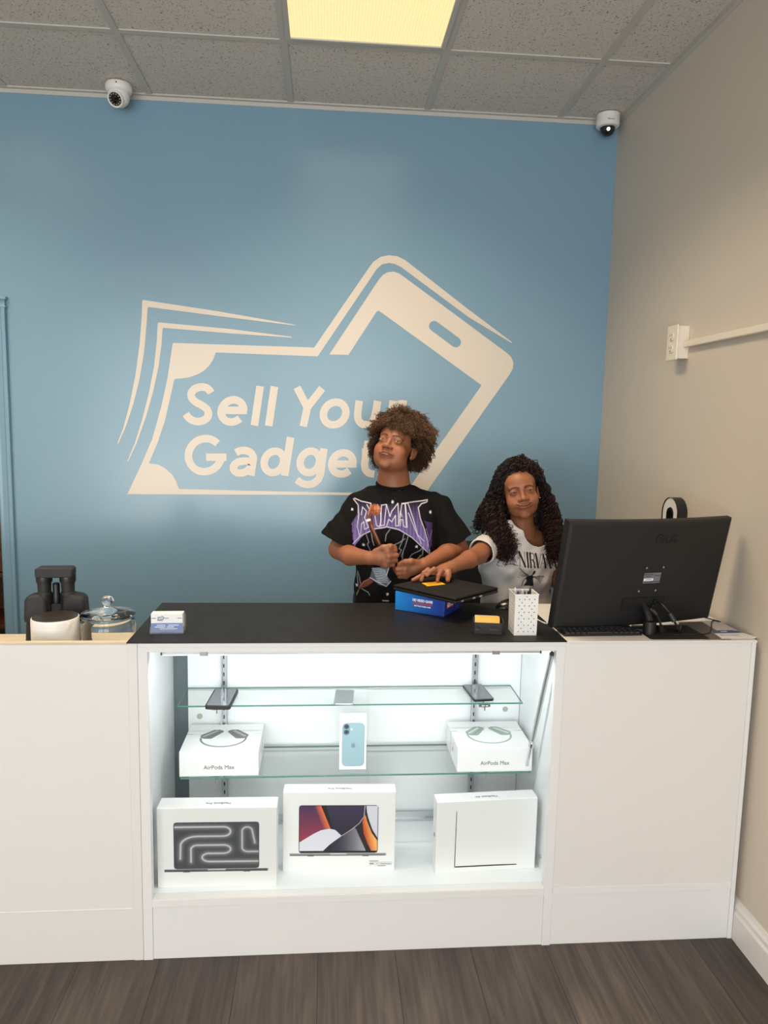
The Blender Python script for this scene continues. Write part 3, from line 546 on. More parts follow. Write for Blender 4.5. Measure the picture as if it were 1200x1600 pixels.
# standing phone carton
t = carton('phone_box', 'white upright phone box with teal phone printed on front, middle of lower shelf', 'product box', (.031, .205, S2), 0, .0865, .028, .178)
def paint(C, U, V):
    C[:] = np.array(srgb(156, 186, 196)[:3]); rim = srgb(110, 146, 160)
    L_ = [(.005, 0), (.066, 0), (.071, .005), (.071, .140), (.066, .145), (.005, .145), (0, .140), (0, .005), (.005, 0)]; p_line(C, U, V, L_, .002, rim, .001)
    p_line(C, U, V, [(.0135, .132), (.0135, .114)], .0195, srgb(108, 140, 152), .001); p_line(C, U, V, [(.0135, .132), (.0135, .114)], .0165, srgb(132, 166, 178), .001)
    for y in (.1325, .1145):
        p_disc(C, U, V, (.0135, y), .0075, srgb(52, 58, 64), .001); p_disc(C, U, V, (.0135, y), .0055, srgb(84, 92, 100), .001); p_disc(C, U, V, (.0135, y), .0028, srgb(24, 26, 30), .001)
    p_disc(C, U, V, (.0295, .1235), .003, srgb(240, 246, 246), .001)
def rr(U, V, w, h, r):
    dx = np.maximum(np.abs(U-w/2)-(w/2-r), 0); dy = np.maximum(np.abs(V-h/2)-(h/2-r), 0); return np.hypot(dx, dy) <= r+1e-6
picture('printed_phone', .071, .145, 60, 120, paint, t, lambda u, v: (u+.0085, -.0004, v+.012), keep=lambda U, V: rr(U, V, .071, .145, .011))
apple_mark(t, lambda u, v: (.0445+u, -.0009, .083+v), .0135, mat('dark_teal_ink', srgb(112, 150, 164), .4))
text('box_print', '16', .007, M['ink'], t, FRONT(.044, -.0004, .1725))

# laptop cartons
def laptop_box(lab, pos, rz, w, d, h, kind, title):
    t = carton('laptop_box', lab, 'product box', pos, rz, w, d, h, 'laptop boxes on the case floor')
    text('product_name', title, .0135, M['ink'], t, TOPUP(w*.5, d*.42, h+.0004, PI), sx=1.0)
    F = lambda ox, oz: (lambda u, v: (u+ox, -.0004, v+oz))
    if kind in ('dark', 'colour'):
        sw, sh = (.252, .148) if kind == 'dark' else (.246, .158)
        ox, oz = ((w-sw)/2-.002, .060)
        def paint(C, U, V):
            u, v = U/sw, V/sh
            if kind == 'dark':
                C[:] = np.array(srgb(74, 76, 81)[:3])
                def glow(pts, a=1):
                    pts = [(x*sw, y*sh) for x, y in pts]
                    d = np.full(U.shape, 9.)
                    for p, q in zip(pts[:-1], pts[1:]): d = np.minimum(d, seg_d(U, V, p, q))
                    blend(C, .30*a*np.exp(-(d/.008)**2), srgb(200, 202, 206)); blend(C, .8*a*np.exp(-(d/.0022)**2), srgb(236, 237, 240))
                ar = lambda cx, cy, rx, ry, a0, a1: [(cx+rx*math.cos(math.radians(a0+(a1-a0)*k/10)), cy+ry*math.sin(math.radians(a0+(a1-a0)*k/10))) for k in range(11)]
                glow([(0, .90), (.58, .90)]+ar(.58, .80, .085, .10, 90, -90)+[(.32, .70)]+ar(.28, .50, .20, .20, 90, 175)+[(.075, .22)], .9)
                glow([(.20, .15), (.20, .38)]+ar(.28, .42, .08, .09, 180, 90)+[(.58, .51)]+ar(.58, .42, .085, .09, 90, -90)+[(.42, .33)]+ar(.42, .245, .09, .09, 90, 270)+[(1, .15)], .9)
                glow([(.95, .55)]+ar(.86, .80, .06, .09, 0, 180)+[(.80, .45)]+ar(.87, .45, .07, .09, 180, 270)+[(1, .36)], .8)
                C[(U < .0018) | (U > sw-.0018) | (V < .0018) | (V > sh-.0018)] = srgb(50, 52, 56)[:3]
            else:
                C[:] = np.array(srgb(36, 35, 42)[:3])
                P_ = lambda L_, c, a=1.0: p_poly(C, u, v, L_, c, a)
                lf = [(0, 0), (0, 1), (.275, 1), (.40, .50), (.40, .3), (0, .25)]
                k = in_poly(u, v, lf); tt = np.clip((1-v), 0, 1)[:, None]; g = np.array(srgb(66, 50, 86)[:3])*(1-tt)+np.array(srgb(172, 62, 78)[:3])*tt
                e = np.clip(1-((.275+(1-v)*.25)-u)/.09, 0, 1)[:, None]; g = g*(1-e)+np.array(srgb(240, 120, 70)[:3])*e; C[k] = g[k]
                P_([(.275, 1), (.34, 1), (.62, .0), (.40, .3), (.40, .5)], srgb(32, 32, 36))
                k = in_poly(u, v, [(0, 0), (0, .22), (.08, .30), (.18, .40), (.28, .48), (.38, .51), (.45, .49), (.50, .43), (.54, .36), (.40, .19), (.28, 0)]); C[k] = np.array(srgb(222, 222, 232)[:3])
                k = in_poly(u, v, [(.28, 0), (.54, .36), (.70, .54), (.72, .50), (.86, 0)]); g = np.clip((u-.40-(.5-v)*.05)/.45, 0, 1)[:, None]; gg = np.array(srgb(48, 44, 66)[:3])*(1-g)+np.array(srgb(176, 174, 182)[:3])*g**2; gg = np.where(g > 0, gg, C); C[k] = gg[k]
                k = in_poly(u, v, [(.54, .36), (.70, .54), (.80, .70), (.83, .84), (.83, 1), (.34, 1), (.42, .55)]); g = v[:, None]; gg = np.array(srgb(36, 36, 40)[:3])*(1-g)+np.array(srgb(60, 52, 78)[:3])*g; C[k] = gg[k]
                P_([(.70, .54), (.72, .50), (.90, 0), (.95, 0), (.85, .3), (.80, .70)], srgb(38, 37, 42))
                k = in_poly(u, v, [(.835, .80), (.80, .66), (.82, .40), (.87, .20), (.93, 0), (1, 0), (1, .24), (.93, .42), (.87, .62)]); g = np.clip((u-.80-(.66-v)*.15)/.10, 0, 1)[:, None]; gg = np.array(srgb(196, 84, 40)[:3])*(1-g)+np.array(srgb(250, 176, 104)[:3])*g; C[k] = gg[k]
                P_([(.835, 1), (1, 1), (1, .30), (.93, .48), (.875, .72)], srgb(216, 216, 228)); P_([(.83, 1), (.845, 1), (.86, .80), (.92, .50), (1, .30), (1, .24), (.92, .42), (.855, .68), (.84, .82)], srgb(26, 28, 32))
                p_line(C, u, v, [(.54, .36), (.66, .49), (.76, .62), (.82, .76), (.83, 1)], .007, srgb(226, 206, 214), .004)
                C[(U < .0026) | (U > sw-.0026) | (V < .0075) | (V > sh-.0026)] = srgb(24, 25, 28)[:3]
        picture('printed_screen', sw, sh, 190, 120, paint, t, F(ox, oz), keep=lambda U, V: rr(U, V, sw, sh, .006))
        bw = sw*1.225
        def pb(C, U, V):
            C[:] = np.array((srgb(92, 94, 98) if kind == 'dark' else srgb(140, 142, 146))[:3]); blend(C, np.clip((.0035-V)/.002, 0, 1), srgb(60, 62, 66))
            blend(C, ((np.abs(U-bw/2) < bw*.085) & (V > .0045)).astype(float), srgb(196, 198, 200)); blend(C, np.clip((U-bw+.004)/.002, 0, 1), srgb(190, 192, 194))
        picture('printed_base', bw, .008, 200, 8, pb, t, F(ox+(sw-bw)/2, oz-.009))
        for fx in (.055, bw-.075):
          b = MB(); b.add([F(ox+(sw-bw)/2, oz-.011)(a, c) for a, c in ((fx, 0), (fx+.02, 0), (fx+.02, .002), (fx, .002))], [(0, 1, 2, 3)])
          b.build('printed_foot', M['ink'], t)
    else:
        b = MB(); f = F(0, 0); q = [(.060, .0215), (.0625, .0215), (.0633, .205), (.0615, .205)]
        b.add([f(*p) for p in q], [(0, 1, 2, 3)]); q = [(.060, .0185), (.262, .0155), (.262, .0185), (.2, .0205), (.063, .0225)]; b.add([f(*p) for p in q], [tuple(range(5))])
        b.build('printed_laptop_edge', M['inkdark'], t)
        apple_mark(t, lambda u, v: (-.0005, d*.5-u, h*.5+v), .012, M['inkdark'])
    return t
laptop_box('white laptop box with dark grey screen of looping pipes, left of case floor', (-.5125+.004, .054, .19), -.02, .352, .062, .253, 'dark', 'MacBook Pro')
t = laptop_box('white laptop box with purple and orange screen picture, middle of case floor', (-.142, .120, .19), -.035, .348, .052, .261, 'colour', 'MacBook Pro')
b = MB()
for (x, z, w_, h_) in ((.270, .028, .072, .0008), (.270, .032, .028, .0016), (.270, .020, .07, .0006), (.270, .0225, .014, .0022), (.290, .0228, .008, .0012), (.303, .0228, .036, .0012), (.295, .0155, .026, .0016)): b.add([(x, -.0005, z), (x+w_, -.0005, z), (x+w_, -.0005, z+h_), (x, -.0005, z+h_)], [(0, 1, 2, 3)])
b.build('printed_label', M['inkdark'], t)
laptop_box('white laptop box with thin side view of a laptop, right of case floor', (.332, .082, .19), .055, .322, .053, .237, 'edge', 'MacBook Air')
# phones on the top glass shelf
def slab_phone(label, x, y, rz, w, l, th, body, screen, case=0):
    t = thing('phone', label, 'phone', (x, y, S1), rz, 'used phones on the top glass shelf')
    r = .010
    def rrp(w, l, r): return [(sx*(w/2-r)+r*math.cos(a), sy*(l/2-r)+r*math.sin(a)) for sx, sy, a0 in ((1, 1, 0), (-1, 1, PI/2), (-1, -1, PI), (1, -1, 1.5*PI)) for a in [a0+k*PI/12 for k in range(7)]]
    b = MB(); b.prism(rrp(w, l, r), lambda p, q, s: (p, q, s), 0, th); b.build('body', body, t, bevel=.0018, seg=3, smooth=True)
    b = MB(); m_ = .0035 if not case else .005 if case > 0 else .0016; b.prism(rrp(w-2*m_, l-2*m_, r-.003), lambda p, q, s: (p, q, s), th-.0005, th+.0003); b.build('screen', screen, t)
    return t
scr = mat('dark_phone_screen', srgb(96, 100, 104), .08, spec=.6)
scr2 = mat('grey_phone_back', srgb(118, 124, 126), .35)
slab_phone('black phone lying in thick black case, left on the top glass shelf', -.345, .262, -.06, .079, .150, .0125, M['blackrub'], scr, 1)
t = slab_phone('small grey phone with pale edge, middle of the top glass shelf', .046, .270, -.07, .064, .122, .0075, M['steel'], scr2, -1)
slab_phone('black phone without case, right on the top glass shelf', .494, .302, .10, .070, .140, .008, M['blackpl'], scr)

# ================================================================== ON THE BLACK TOP
TZ = .9667
# business card holder
t = thing('card_holder', 'clear card holder of white and blue business cards on black top left end', 'card holder', (-.476, .093, TZ), .03)
b = MB(); b.box(-.048, .048, -.020, .030, 0, .003); b.box(-.048, .048, -.020, -.017, 0, .014); b.box(-.048, -.046, -.018, .028, 0, .020); b.box(.046, .048, -.018, .028, 0, .020); b.box(-.048, .048, .024, .027, 0, .05)
b.build('holder', mat('clear_acrylic', (.93, .95, 1, 1), .05, Transmission_Weight=.9, IOR=1.2), t, bevel=.001)
b = MB(); b.box(-.0445, .0445, -.014, .018, .003, .058); b.build('business_cards', M['paperw'], t)
b = MB(); b.box(-.0448, .0448, -.0153, -.0143, .003, .031); b.build('blue_card', mat('blue_card', srgb(116, 136, 186), .4), t)
f = lambda x, z: (x, -.0146, z)
for x0, x1 in ((-.043, -.030), (-.006, .006), (.030, .043)): b = MB(); b.add([f(x0, .0445), f(x1, .0445), f(x1, .0462), f(x0, .0462)], [(0, 1, 2, 3)]); b.build('card_dash', M['inkblue'], t)
b = MB()
mini = [(-.027, .038), (-.0245, .050), (-.016, .049), (-.0135, .0525), (-.0065, .0475), (-.0105, .040), (-.0125, .040), (-.0092, .0468), (-.0135, .050), (-.0155, .0472), (-.0232, .0478), (-.0252, .0398), (-.012, .0394), (-.012, .038)]
b.add([f(*p) for p in mini], [tuple(range(len(mini)))]); b.build('card_print', M['inkblue'], t)
text('card_lines', 'Sell Your', .0035, M['inkblue'], t, FRONT(-.018, -.0147, .0452)); text('card_lines', 'Gadgets', .0035, M['inkblue'], t, FRONT(-.018, -.0147, .0418))
b = MB(); f = lambda x, z: (x, -.0156, z)
for (x0, x1, z) in ((-.028, -.004, .024), (.004, .034, .024), (-.034, -.004, .0185), (.0, .02, .0185), (-.02, .03, .013)): b.add([f(x0, z), f(x1, z), f(x1, z+.0022), f(x0, z+.0022)], [(0, 1, 2, 3)])
b.build('card_lines', M['inkwhite'], t)

# blue game box
bang = math.atan2(.369-.255, .453-.364); fang = math.atan2(.255-.352, .364-.213)
t = thing('game_box', 'bright blue retro game console box under the black laptop', 'product box', (.364, .255, TZ), fang)
W_, D_, H_ = .179, .145, .0625      # front runs to the left of the corner
b = MB(); b.box(-W_, 0, 0, D_, 0, H_)
gm = mat('blue_box_print', srgb(24, 104, 190), .35); nt = gm.node_tree; bb = nt.nodes['Principled BSDF']
tc = nt.nodes.new('ShaderNodeTexCoord'); sp = nt.nodes.new('ShaderNodeSeparateXYZ'); mr = nt.nodes.new('ShaderNodeMapRange'); mr.inputs['From Min'].default_value = -W_; mr.inputs['From Max'].default_value = -.02
cr = nt.nodes.new('ShaderNodeValToRGB'); cr.color_ramp.elements[0].color = srgb(30, 134, 214); cr.color_ramp.elements[1].color = srgb(32, 66, 158)
nt.links.new(tc.outputs['Object'], sp.inputs[0]); nt.links.new(sp.outputs['X'], mr.inputs[0]); nt.links.new(mr.outputs[0], cr.inputs[0]); nt.links.new(cr.outputs[0], bb.inputs['Base Color'])
b.build('carton', gm, t, bevel=.0015)
text('box_title', 'HD VIDEO GAME', .0118, M['inkwhite'], t, FRONT(-.078, -.0006, .042), off=.0006, sx=.80)
text('box_subtitle', 'ENTERTAINMENT SYSTEM', .0072, M['inkred'], t, FRONT(-.078, -.0006, .0315), off=.0005, sx=.83)
text('box_subtitle', 'BUILT IN 621 CLASSIC GAMES', .0054, M['inkwhite'], t, FRONT(-.078, -.0006, .0235), off=.0003, sx=.83)
SIDE = lambda y, z: Matrix.Translation((.0006, y, z)) @ Matrix.Rotation(PI/2, 4, 'Z') @ Matrix.Rotation(PI/2, 4, 'X')
b = MB(); b.add([(.0004, y, z) for y, z in ((.018, .022), (.074, .022), (.074, .045), (.018, .045))], [(0, 1, 2, 3)]); b.build('side_badge', M['inkred'], t)
text('side_number', '621', .021, M['inkwhite'], t, SIDE(.036, .033), off=.0006, sx=.85)
text('side_lines', 'GAMES', .008, M['inkwhite'], t, SIDE(.062, .0385), sx=.75); text('side_lines', 'BUILT IN', .006, M['inkwhite'], t, SIDE(.062, .0285), sx=.75)
b = MB()
for (y0, y1, z0, z1) in ((.085, .125, .028, .0295), (.085, .125, .023, .0245), (.098, .12, .012, .0135), (.097, .0985, .034, .052), (.1115, .113, .034, .052), (.097, .113, .0505, .052), (.097, .113, .034, .0355)): b.add([(.0005, y0, z0), (.0005, y1, z0), (.0005, y1, z1), (.0005, y0, z1)], [(0, 1, 2, 3)])
b.build('side_icons', mat('pale_blue_ink', srgb(150, 176, 222), .5), t)
# laptop on the box
LZ = TZ+H_
la = Vector((.384, .172)); lb_ = Vector((.209, .365)); lc = Vector((.496, .379))
ux = (la-lb_).normalized(); lw = (la-lb_).length
t = thing('laptop', 'closed black laptop lying on the blue game box', 'laptop', (la.x, la.y, LZ), math.atan2(ux.y, ux.x))
b = MB(); b.box(-.262, 0, 0, .232, .0005, .0105); b.build('base', M['blackpl'], t, bevel=.003)
b = MB(); b.box(-.262, 0, 0, .232, .0115, .019); b.build('lid', mat('black_laptop_lid', srgb(20, 19, 19), .6, spec=.3), t, bevel=.003)
for (y0, y1) in ((.03, .042), (.09, .103), (.125, .14)): b = MB(); b.box(-.001, .0006, y0, y1, .003, .008); b.build('port', M['steel'], t)
b = MB(); b.box(-.255, -.005, .224, .236, .003, .016); b.build('hinge', M['darkgrey'], t, bevel=.002)
# yellow card under the girl's hand
t = thing('card', 'yellow paper card lying on the laptop under the hand', 'card', (0, 0, 0))
z = LZ+.0197
b = MB(); q = [(.306, .386), (.319, .338), (.384, .368), (.372, .416)]; b.prism(q, lambda x, y, s: (x, y, s), z, z+.0006); b.build('paper', mat('yellow_card', srgb(240, 190, 40), .4), t)
b = MB(); b.prism([(.318, .378), (.325, .352), (.368, .372), (.361, .398)], lambda x, y, s: (x, y, s), z+.0006, z+.0008); b.build('printed_patch', mat('orange_card_print', srgb(214, 150, 30), .4), t)
# small black tray with yellow slips
t = thing('business_card_tray', 'small black wave pattern tray holding yellow slips beside pen holder', 'tray', (.470, .090, TZ), -.16)
def ring(w, d, r=.008, n=5): return [(sx*(w/2-r)+r*math.cos(a), sy*(d/2-r)+r*math.sin(a)) for sx, sy, a0 in ((1, 1, 0), (-1, 1, PI/2), (-1, -1, PI), (1, -1, 1.5*PI)) for a in [a0+k*PI/2/n for k in range(n+1)]]
b = MB(); b.prism(ring(.090, .058), lambda p, q, s: (p, q, s), 0, .004)
o_, i_ = ring(.090, .058), ring(.084, .052, .006)
n = len(o_)
hz = lambda x, y: .0345 if y < 0 else .038
vs = [(x, y, .004) for x, y in o_]+[(x, y, hz(x, y)) for x, y in o_]+[(x, y, hz(x, y)) for x, y in i_]+[(x, y, .004) for x, y in i_]
b.add(vs, [(k*n+i, k*n+(i+1) % n, (k+1)*n+(i+1) % n, (k+1)*n+i) for k in range(3) for i in range(n)])
b.build('tray', M['blackrub'], t, smooth=True)
b = MB()
for k, z0 in enumerate((.010, .017, .024)):
    P = [(-.037+.074*i/20, -.0302-.0008*math.sin(i*.8+k), z0+.0035*math.sin(i*.45+k*1.3)) for i in range(21)]; b.tube(P, .0013, 6)
b.build('wave_ribs', M['darkgrey'], t, smooth=True)
slipm = mat('yellow_slip', srgb(226, 166, 60), .45); slipm2 = mat('pale_slip', srgb(188, 180, 170), .45)
for k in range(5):
    b = MB(); y0 = -.014+.007*k; tilt = .02
    b.obox(Matrix.Translation((.002*((k % 2)*2-1)-.002, y0, .0275)) @ Euler((-.85+.04*k, .02*((k*7) % 3-1), 0)).to_matrix().to_4x4(), .070, .0007, .040)
    tag(b.build('paper_slip', slipm if k < 4 else slipm2), ('frontmost yellow slip in the black tray', 'second yellow slip from the front in the black tray', 'third yellow slip from the front in the black tray', 'rearmost yellow slip in the black tray', 'pale grey slip behind the yellow slips in the black tray')[k], 'paper slip', 'slips in the black tray')
    o = COL.objects[-1]; o.matrix_world = Matrix.Translation((.470, .090, TZ)) @ Matrix.Rotation(-.16, 4, 'Z')
# white pen holder with star cut-outs
t = thing('pen_holder', 'tall square white metal pen holder with star cut-outs on black top', 'pen holder', (.574, .083, TZ), 0)
PW, PH = .068, .124; yaw_p = 0.0
b = MB(); th = .0012; s_ = PW/2; tp = .036
Q = lambda k, z: s_*(1+.04*z/PH)-k
for (za, zb) in ((0, PH),):
    for (a, c) in (((-1, -1), (1, -1)), ((1, -1), (1, 1)), ((1, 1), (-1, 1)), ((-1, 1), (-1, -1))):
        v = []
        for k in (0, th):
            for z in (0, PH): v += [(a[0]*Q(k, z), a[1]*Q(k, z), z), (c[0]*Q(k, z), c[1]*Q(k, z), z)]
        b.add(v, [(0, 1, 3, 2), (4, 6, 7, 5), (2, 3, 7, 6)])
b.box(-s_+th, s_-th, -s_+th, s_-th, 0, .002); b.build('cup', mat('white_lacquer', srgb(236, 235, 232), .3), t)
b = MB(); q = s_*1.04+.0005; b.tube([(-q, -q, PH), (q, -q, PH), (q, q, PH), (-q, q, PH)], .0016, 8, closed=True); b.build('rim', M['whitepl'], t, smooth=True)
def star(cx, cz, r, f):
    return [f(cx+(r if k % 2 == 0 else r*.45)*math.sin(k*PI/5), cz+(r if k % 2 == 0 else r*.45)*math.cos(k*PI/5)) for k in range(10)]
b = MB(); f1 = lambda x, z: (x, -Q(0, z)-.0004, z); f2 = lambda x, z: (-Q(0, z)-.0004, -x, z)
for row in range(11):
    z = .110-row*.0098
    xs = (-.022, -.006, .008, .024) if row % 2 == 0 else (-.014, .016)
    for x in xs:
        for f in (f1, f2): b.add(star(x, z, .0026, f), [tuple(range(10))])
for f in (f1, f2): b.add(star(.0, .1185, .0022, f), [tuple(range(10))])
b.build('dark_stars', mat('star_hole_shade', srgb(58, 54, 50), .6), t)  # flat dark stars: the shade inside the holes painted onto the cup
pens = [('purple capped marker pen standing in the white pen holder', srgb(84, 62, 120), -.020, -.012, .127, .004), ('white capped pen standing in the white pen holder', srgb(232, 232, 230), -.024, .004, .134, .003), ('slim clear white pen standing in the white pen holder', srgb(214, 216, 220), -.004, .0, .130, .0035),
        ('black marker pen standing in the white pen holder', srgb(22, 22, 24), .012, -.006, .126, .0045), ('thin black pen leaning to right in the white pen holder', srgb(30, 30, 32), .020, .008, .131, .003), ('short black pen near the middle of the white pen holder', srgb(26, 26, 30), .004, .014, .122, .004)]
for lb, c, x, y, h, r in pens:
    p = thing('pen', lb, 'pen', (.574+x, .083+y, TZ+.0022)); m = mat('pen_barrel', c, .3)
    b = MB(); b.cyl((0, 0, 0), (x*.05, y*.05, h*.72), r, n=12); b.build('barrel', m, p, smooth=True)
    b = MB(); b.cyl((x*.05, y*.05, h*.72), (x*.07, y*.07, h), r*1.12, r*.85, n=12); b.box(r, r+.0012, -.001, .001, h*.74, h*.97); b.build('cap', m, p, smooth=True)
# black desk mouse-like scanner behind pen holder
t = thing('computer_mouse', 'large glossy black mouse behind the white pen holder', 'mouse', (.640, .385, TZ), .25)
b = MB(); vs = []; n, m_ = 28, 12
for i in range(m_+1):
    a = PI/2*i/m_
    for k in range(n):
        p = 2*PI*k/n; rx = .070 if math.cos(p) > 0 else .084; x = rx*math.cos(p)*math.cos(a)**.7; y = .036*math.sin(p)*math.cos(a)**.7; vs.append((x, y, .032*math.sin(a)*(1+.12*x/.066)+.001))
b.add(vs, [(i*n+k, i*n+(k+1) % n, (i+1)*n+(k+1) % n, (i+1)*n+k) for i in range(m_) for k in range(n)]+[tuple(range(n-1, -1, -1))]); b.build('shell', mat('gloss_black_plastic', srgb(20, 19, 18), .2), t, smooth=True)
b = MB(); b.cyl((-.058, -.004, .019), (-.058, .004, .019), .007, n=18); b.build('scroll_wheel', M['darkgrey'], t)

# ================================================================== LEFT CABINET GOODS
SZ = .8602
# white speaker / router can
t = thing('smart_speaker', 'white round smart speaker with flat dark top on the left cabinet', 'speaker', (-.812, .146, SZ))
b = MB(); b.lathe([(.058, 0), (.0645, .006), (.0665, .03), (.067, .130), (.0665, .136), (.065, .1385)], 48); b.build('body', M['whitepl'], t, smooth=True)
b = MB(); b.lathe([(.063, .1386), (.063, .1405), (.060, .1412), (.001, .1414)], 48); b.build('top_panel', mat('dark_speaker_top', srgb(52, 48, 44), .3), t, smooth=True)
b = MB(); b.obox(Matrix.Translation((.053, -.042, .122)) @ Matrix.Rotation(.9, 4, 'Z'), .010, .006, .014); b.build('side_tab', M['ivory'], t, bevel=.002)
# binoculars stood on their front lenses
t = thing('binoculars', 'black binoculars standing upright on their front lenses behind white speaker', 'binoculars', (-.855, .285, SZ), .06); t.scale = (.87, .93, .965)
for s in (-1, 1):
    X = s*.062
    b = MB(); Mx = Matrix.Translation((X*1.06, 0, 0)); b.lathe([(.046, 0), (.047, .012), (.044, .02), (.041, .08), (.036, .10)], 32, Mx=Mx); b.build('objective_barrel', M['blackrub'], t, smooth=True)
    b = MB(); b.lathe([(.001, .002), (.040, .003)], 32, Mx=Mx, caps=False); b.build('objective_lens', mat('coated_lens', srgb(60, 30, 60), .05), t)
    b = MB(); pr = [(s*.020, .092), (s*.028, .172), (s*.050, .186), (s*.094, .178), (s*.102, .165), (s*.107, .092)]
    b.prism(pr, lambda p, q, u: (p, u, q), -.036, .030); b.build('prism_housing', M['blackrub'], t, bevel=.012, seg=4, smooth=True)
    b = MB(); Mx = Matrix.Translation((s*.040, -.004, 0)); b.lathe([(.024, .10), (.0255, .15), (.0255, .185), (.022, .19), (.023, .205), (.023, .226)], 32, Mx=Mx); oc = b.build('eyepiece', M['blackrub'], t, smooth=True)
    b = MB()
    for k in range(26):
        a = 2*PI*k/26; c = Vector((s*.040+.0255*math.cos(a), -.004+.0255*math.sin(a), .165)); b.obox(Matrix.Translation(c) @ Matrix.Rotation(a, 4, 'Z'), .002, .0035, .034)
    b.build('grip_ridges', M['blackpl'], oc)
    b = MB(); b.lathe([(.0265, .220), (.0275, .228), (.0275, .246), (.0255, .250)], 32, Mx=Mx); b.build('eyecup', M['blackpl'], t, smooth=True)
b = MB(); b.lathe([(.013, .15), (.014, .155), (.014, .178), (.012, .182), (.012, .215), (.009, .218)], 24, Mx=Matrix.Translation((0, -.004, 0))); b.build('focus_wheel', M['blackpl'], t, smooth=True)
b = MB(); b.box(-.03, .03, -.010, .008, .10, .150); b.build('centre_bridge', M['blackrub'], t, bevel=.004)
b = MB(); b.prism([(sx*(.063-.012)+.012*math.cos(a), .254+sy*.008+.008*math.sin(a)) for sx, sy, a0 in ((1, 1, 0), (-1, 1, PI/2), (-1, -1, PI), (1, -1, 1.5*PI)) for a in [a0+k*PI/10 for k in range(6)]], lambda p, q, u: (p, u, q), -.032, .022)
b.build('rain_cap', M['blackrub'], t, bevel=.004, seg=3, smooth=True)
# glass candy jar with lid
t = thing('glass_jar', 'clear glass candy jar with knobbed glass lid beside white speaker', 'jar', (-.668, .170, SZ))
b = MB(); b.lathe([(.001, .001), (.066, .001), (.078, .008), (.080, .020), (.080, .085), (.076, .096), (.071, .101), (.071, .106), (.068, .106), (.068, .100), (.073, .093), (.0765, .083), (.0765, .022), (.073, .011), (.064, .006), (.001, .006)], 64, caps=False); b.v = [(x, y, z*1.27) for x, y, z in b.v]; b.build('glass_body', M['jarglass'], t, smooth=True)
b = MB(); b.lathe([(.001, .104), (.066, .104), (.067, .107), (.077, .107), (.079, .111), (.076, .116), (.060, .121), (.028, .128), (.022, .132), (.012, .136), (.010, .141), (.013, .145), (.0175, .153), (.018, .160), (.014, .169), (.008, .174), (.001, .1755)], 64, caps=False); b.v = [(x, y, .1335+(z-.104)*.88) for x, y, z in b.v]; b.build('glass_lid', M['jarglass'], t, smooth=True)
# ================================================================== MONITOR CORNER
CXm, CYm, CZm, yawm, tiltm, mw, mh, kc = .9446, .1221, .9656, .2098, .2011, .572, .358, .21
t = thing('computer_monitor', 'large black curved monitor seen from behind on the right cabinet', 'monitor', (CXm, CYm, CH), yawm)
Rt = Matrix.Translation((0, 0, CZm-CH+.011)) @ Matrix.Rotation(tiltm, 4, 'X')
def mp(a, c, t_): # a across, c up, t_ thickness (0 back face, + towards screen)
    return Rt @ Vector((a, kc*a*a+t_, c))
mh_ = mh-.015
b = MB(); n = 28; vs = []
def shell_pts(t0, inset):
    return [[mp(-mw/2+inset+(mw-2*inset)*i/n, c, t0) for i in range(n+1)] for c in (inset*.8, mh_-inset*.8)]
rows = [shell_pts(.022, 0), shell_pts(.004, 0), shell_pts(-.002, .004), shell_pts(-.006, .012)]
for R0_, R1_ in zip(rows[:-1], rows[1:]):
    for e in (0, 1):
        v = R0_[e]+R1_[e]; b.add(v, [(i, i+1, n+2+i, n+1+i) for i in range(n)])
    for e in (0, -1): b.add([R0_[0][e], R0_[1][e], R1_[0][e], R1_[1][e]], [(0, 1, 3, 2)])
for R_ in (rows[0], rows[-1]): b.add(R_[0]+R_[1], [(i, i+1, n+2+i, n+1+i) for i in range(n)])
o = b.build('back_shell', M['monback'], t, smooth=True)
b = MB(); v = [mp(-mw/2+.008+(mw-.016)*i/n, c, +.0225) for c in (.014, mh_-.008) for i in range(n+1)]; b.add(v, [(i, i+1, n+2+i, n+1+i) for i in range(n)]); b.build('screen', mat('monitor_screen', srgb(12, 13, 16), .15), t)
# logo and details of the back face (local frame turned to face the camera)
def MBF(a, c, lift=.0065): # matrix of a flat thing on the back
    p = mp(a, c, -lift); sl = math.atan(2*kc*a)
    return Matrix.Translation(p) @ Matrix.Rotation(tiltm, 4, 'X') @ Matrix.Rotation(sl, 4, 'Z') @ Matrix.Rotation(PI/2, 4, 'X')
lgm = mat('glossy_black_logo', srgb(12, 12, 13), .15)
text('maker_logo', 'LG', .034, lgm, t, MBF(.062, .285), off=.0006, ext=.0006)
b = MB(); b.lathe([(.0175, -.0004), (.0175, .0008)], 36, Mx=MBF(.022, .286)); e_ = b.build('round_emblem', lgm, t)
grm = mat('dark_emblem_line', srgb(50, 50, 53), .3)
b = MB(); Q_ = MBF(.022, .286, .0080); b.tube([Q_ @ Vector((.0145*math.cos(a), .0145*math.sin(a), 0)) for a in [PI/2+2*PI*.78*k/24 for k in range(25)]], .0008, 6); b.tube([Q_ @ Vector(p) for p in ((0, .008, 0), (0, -.006, 0), (.006, -.006, 0))], .0008, 6); b.ball(Q_ @ Vector((-.006, .004, 0)), .0018, 8, 6); b.build('emblem_lines', grm, e_)
b = MB(); b.obox(MBF(.018, .162), .060, .034, .0012); pl = b.build('rating_label', mat('grey_rating_label', srgb(112, 114, 122), .4), t, bevel=.001)
b = MB(); b.obox(MBF(.006, .1575, .0074), .033, .0075, .0006); b.build('white_sticker', M['paperw'], pl)
b = MB()
for (a, c, w_) in ((.004, .174, .03), (.034, .170, .02), (.002, .168, .016), (.030, .150, .03), (.006, .149, .03), (.006, .1577, .02)): b.obox(MBF(a, c, .0080), w_, .0016, .0003)
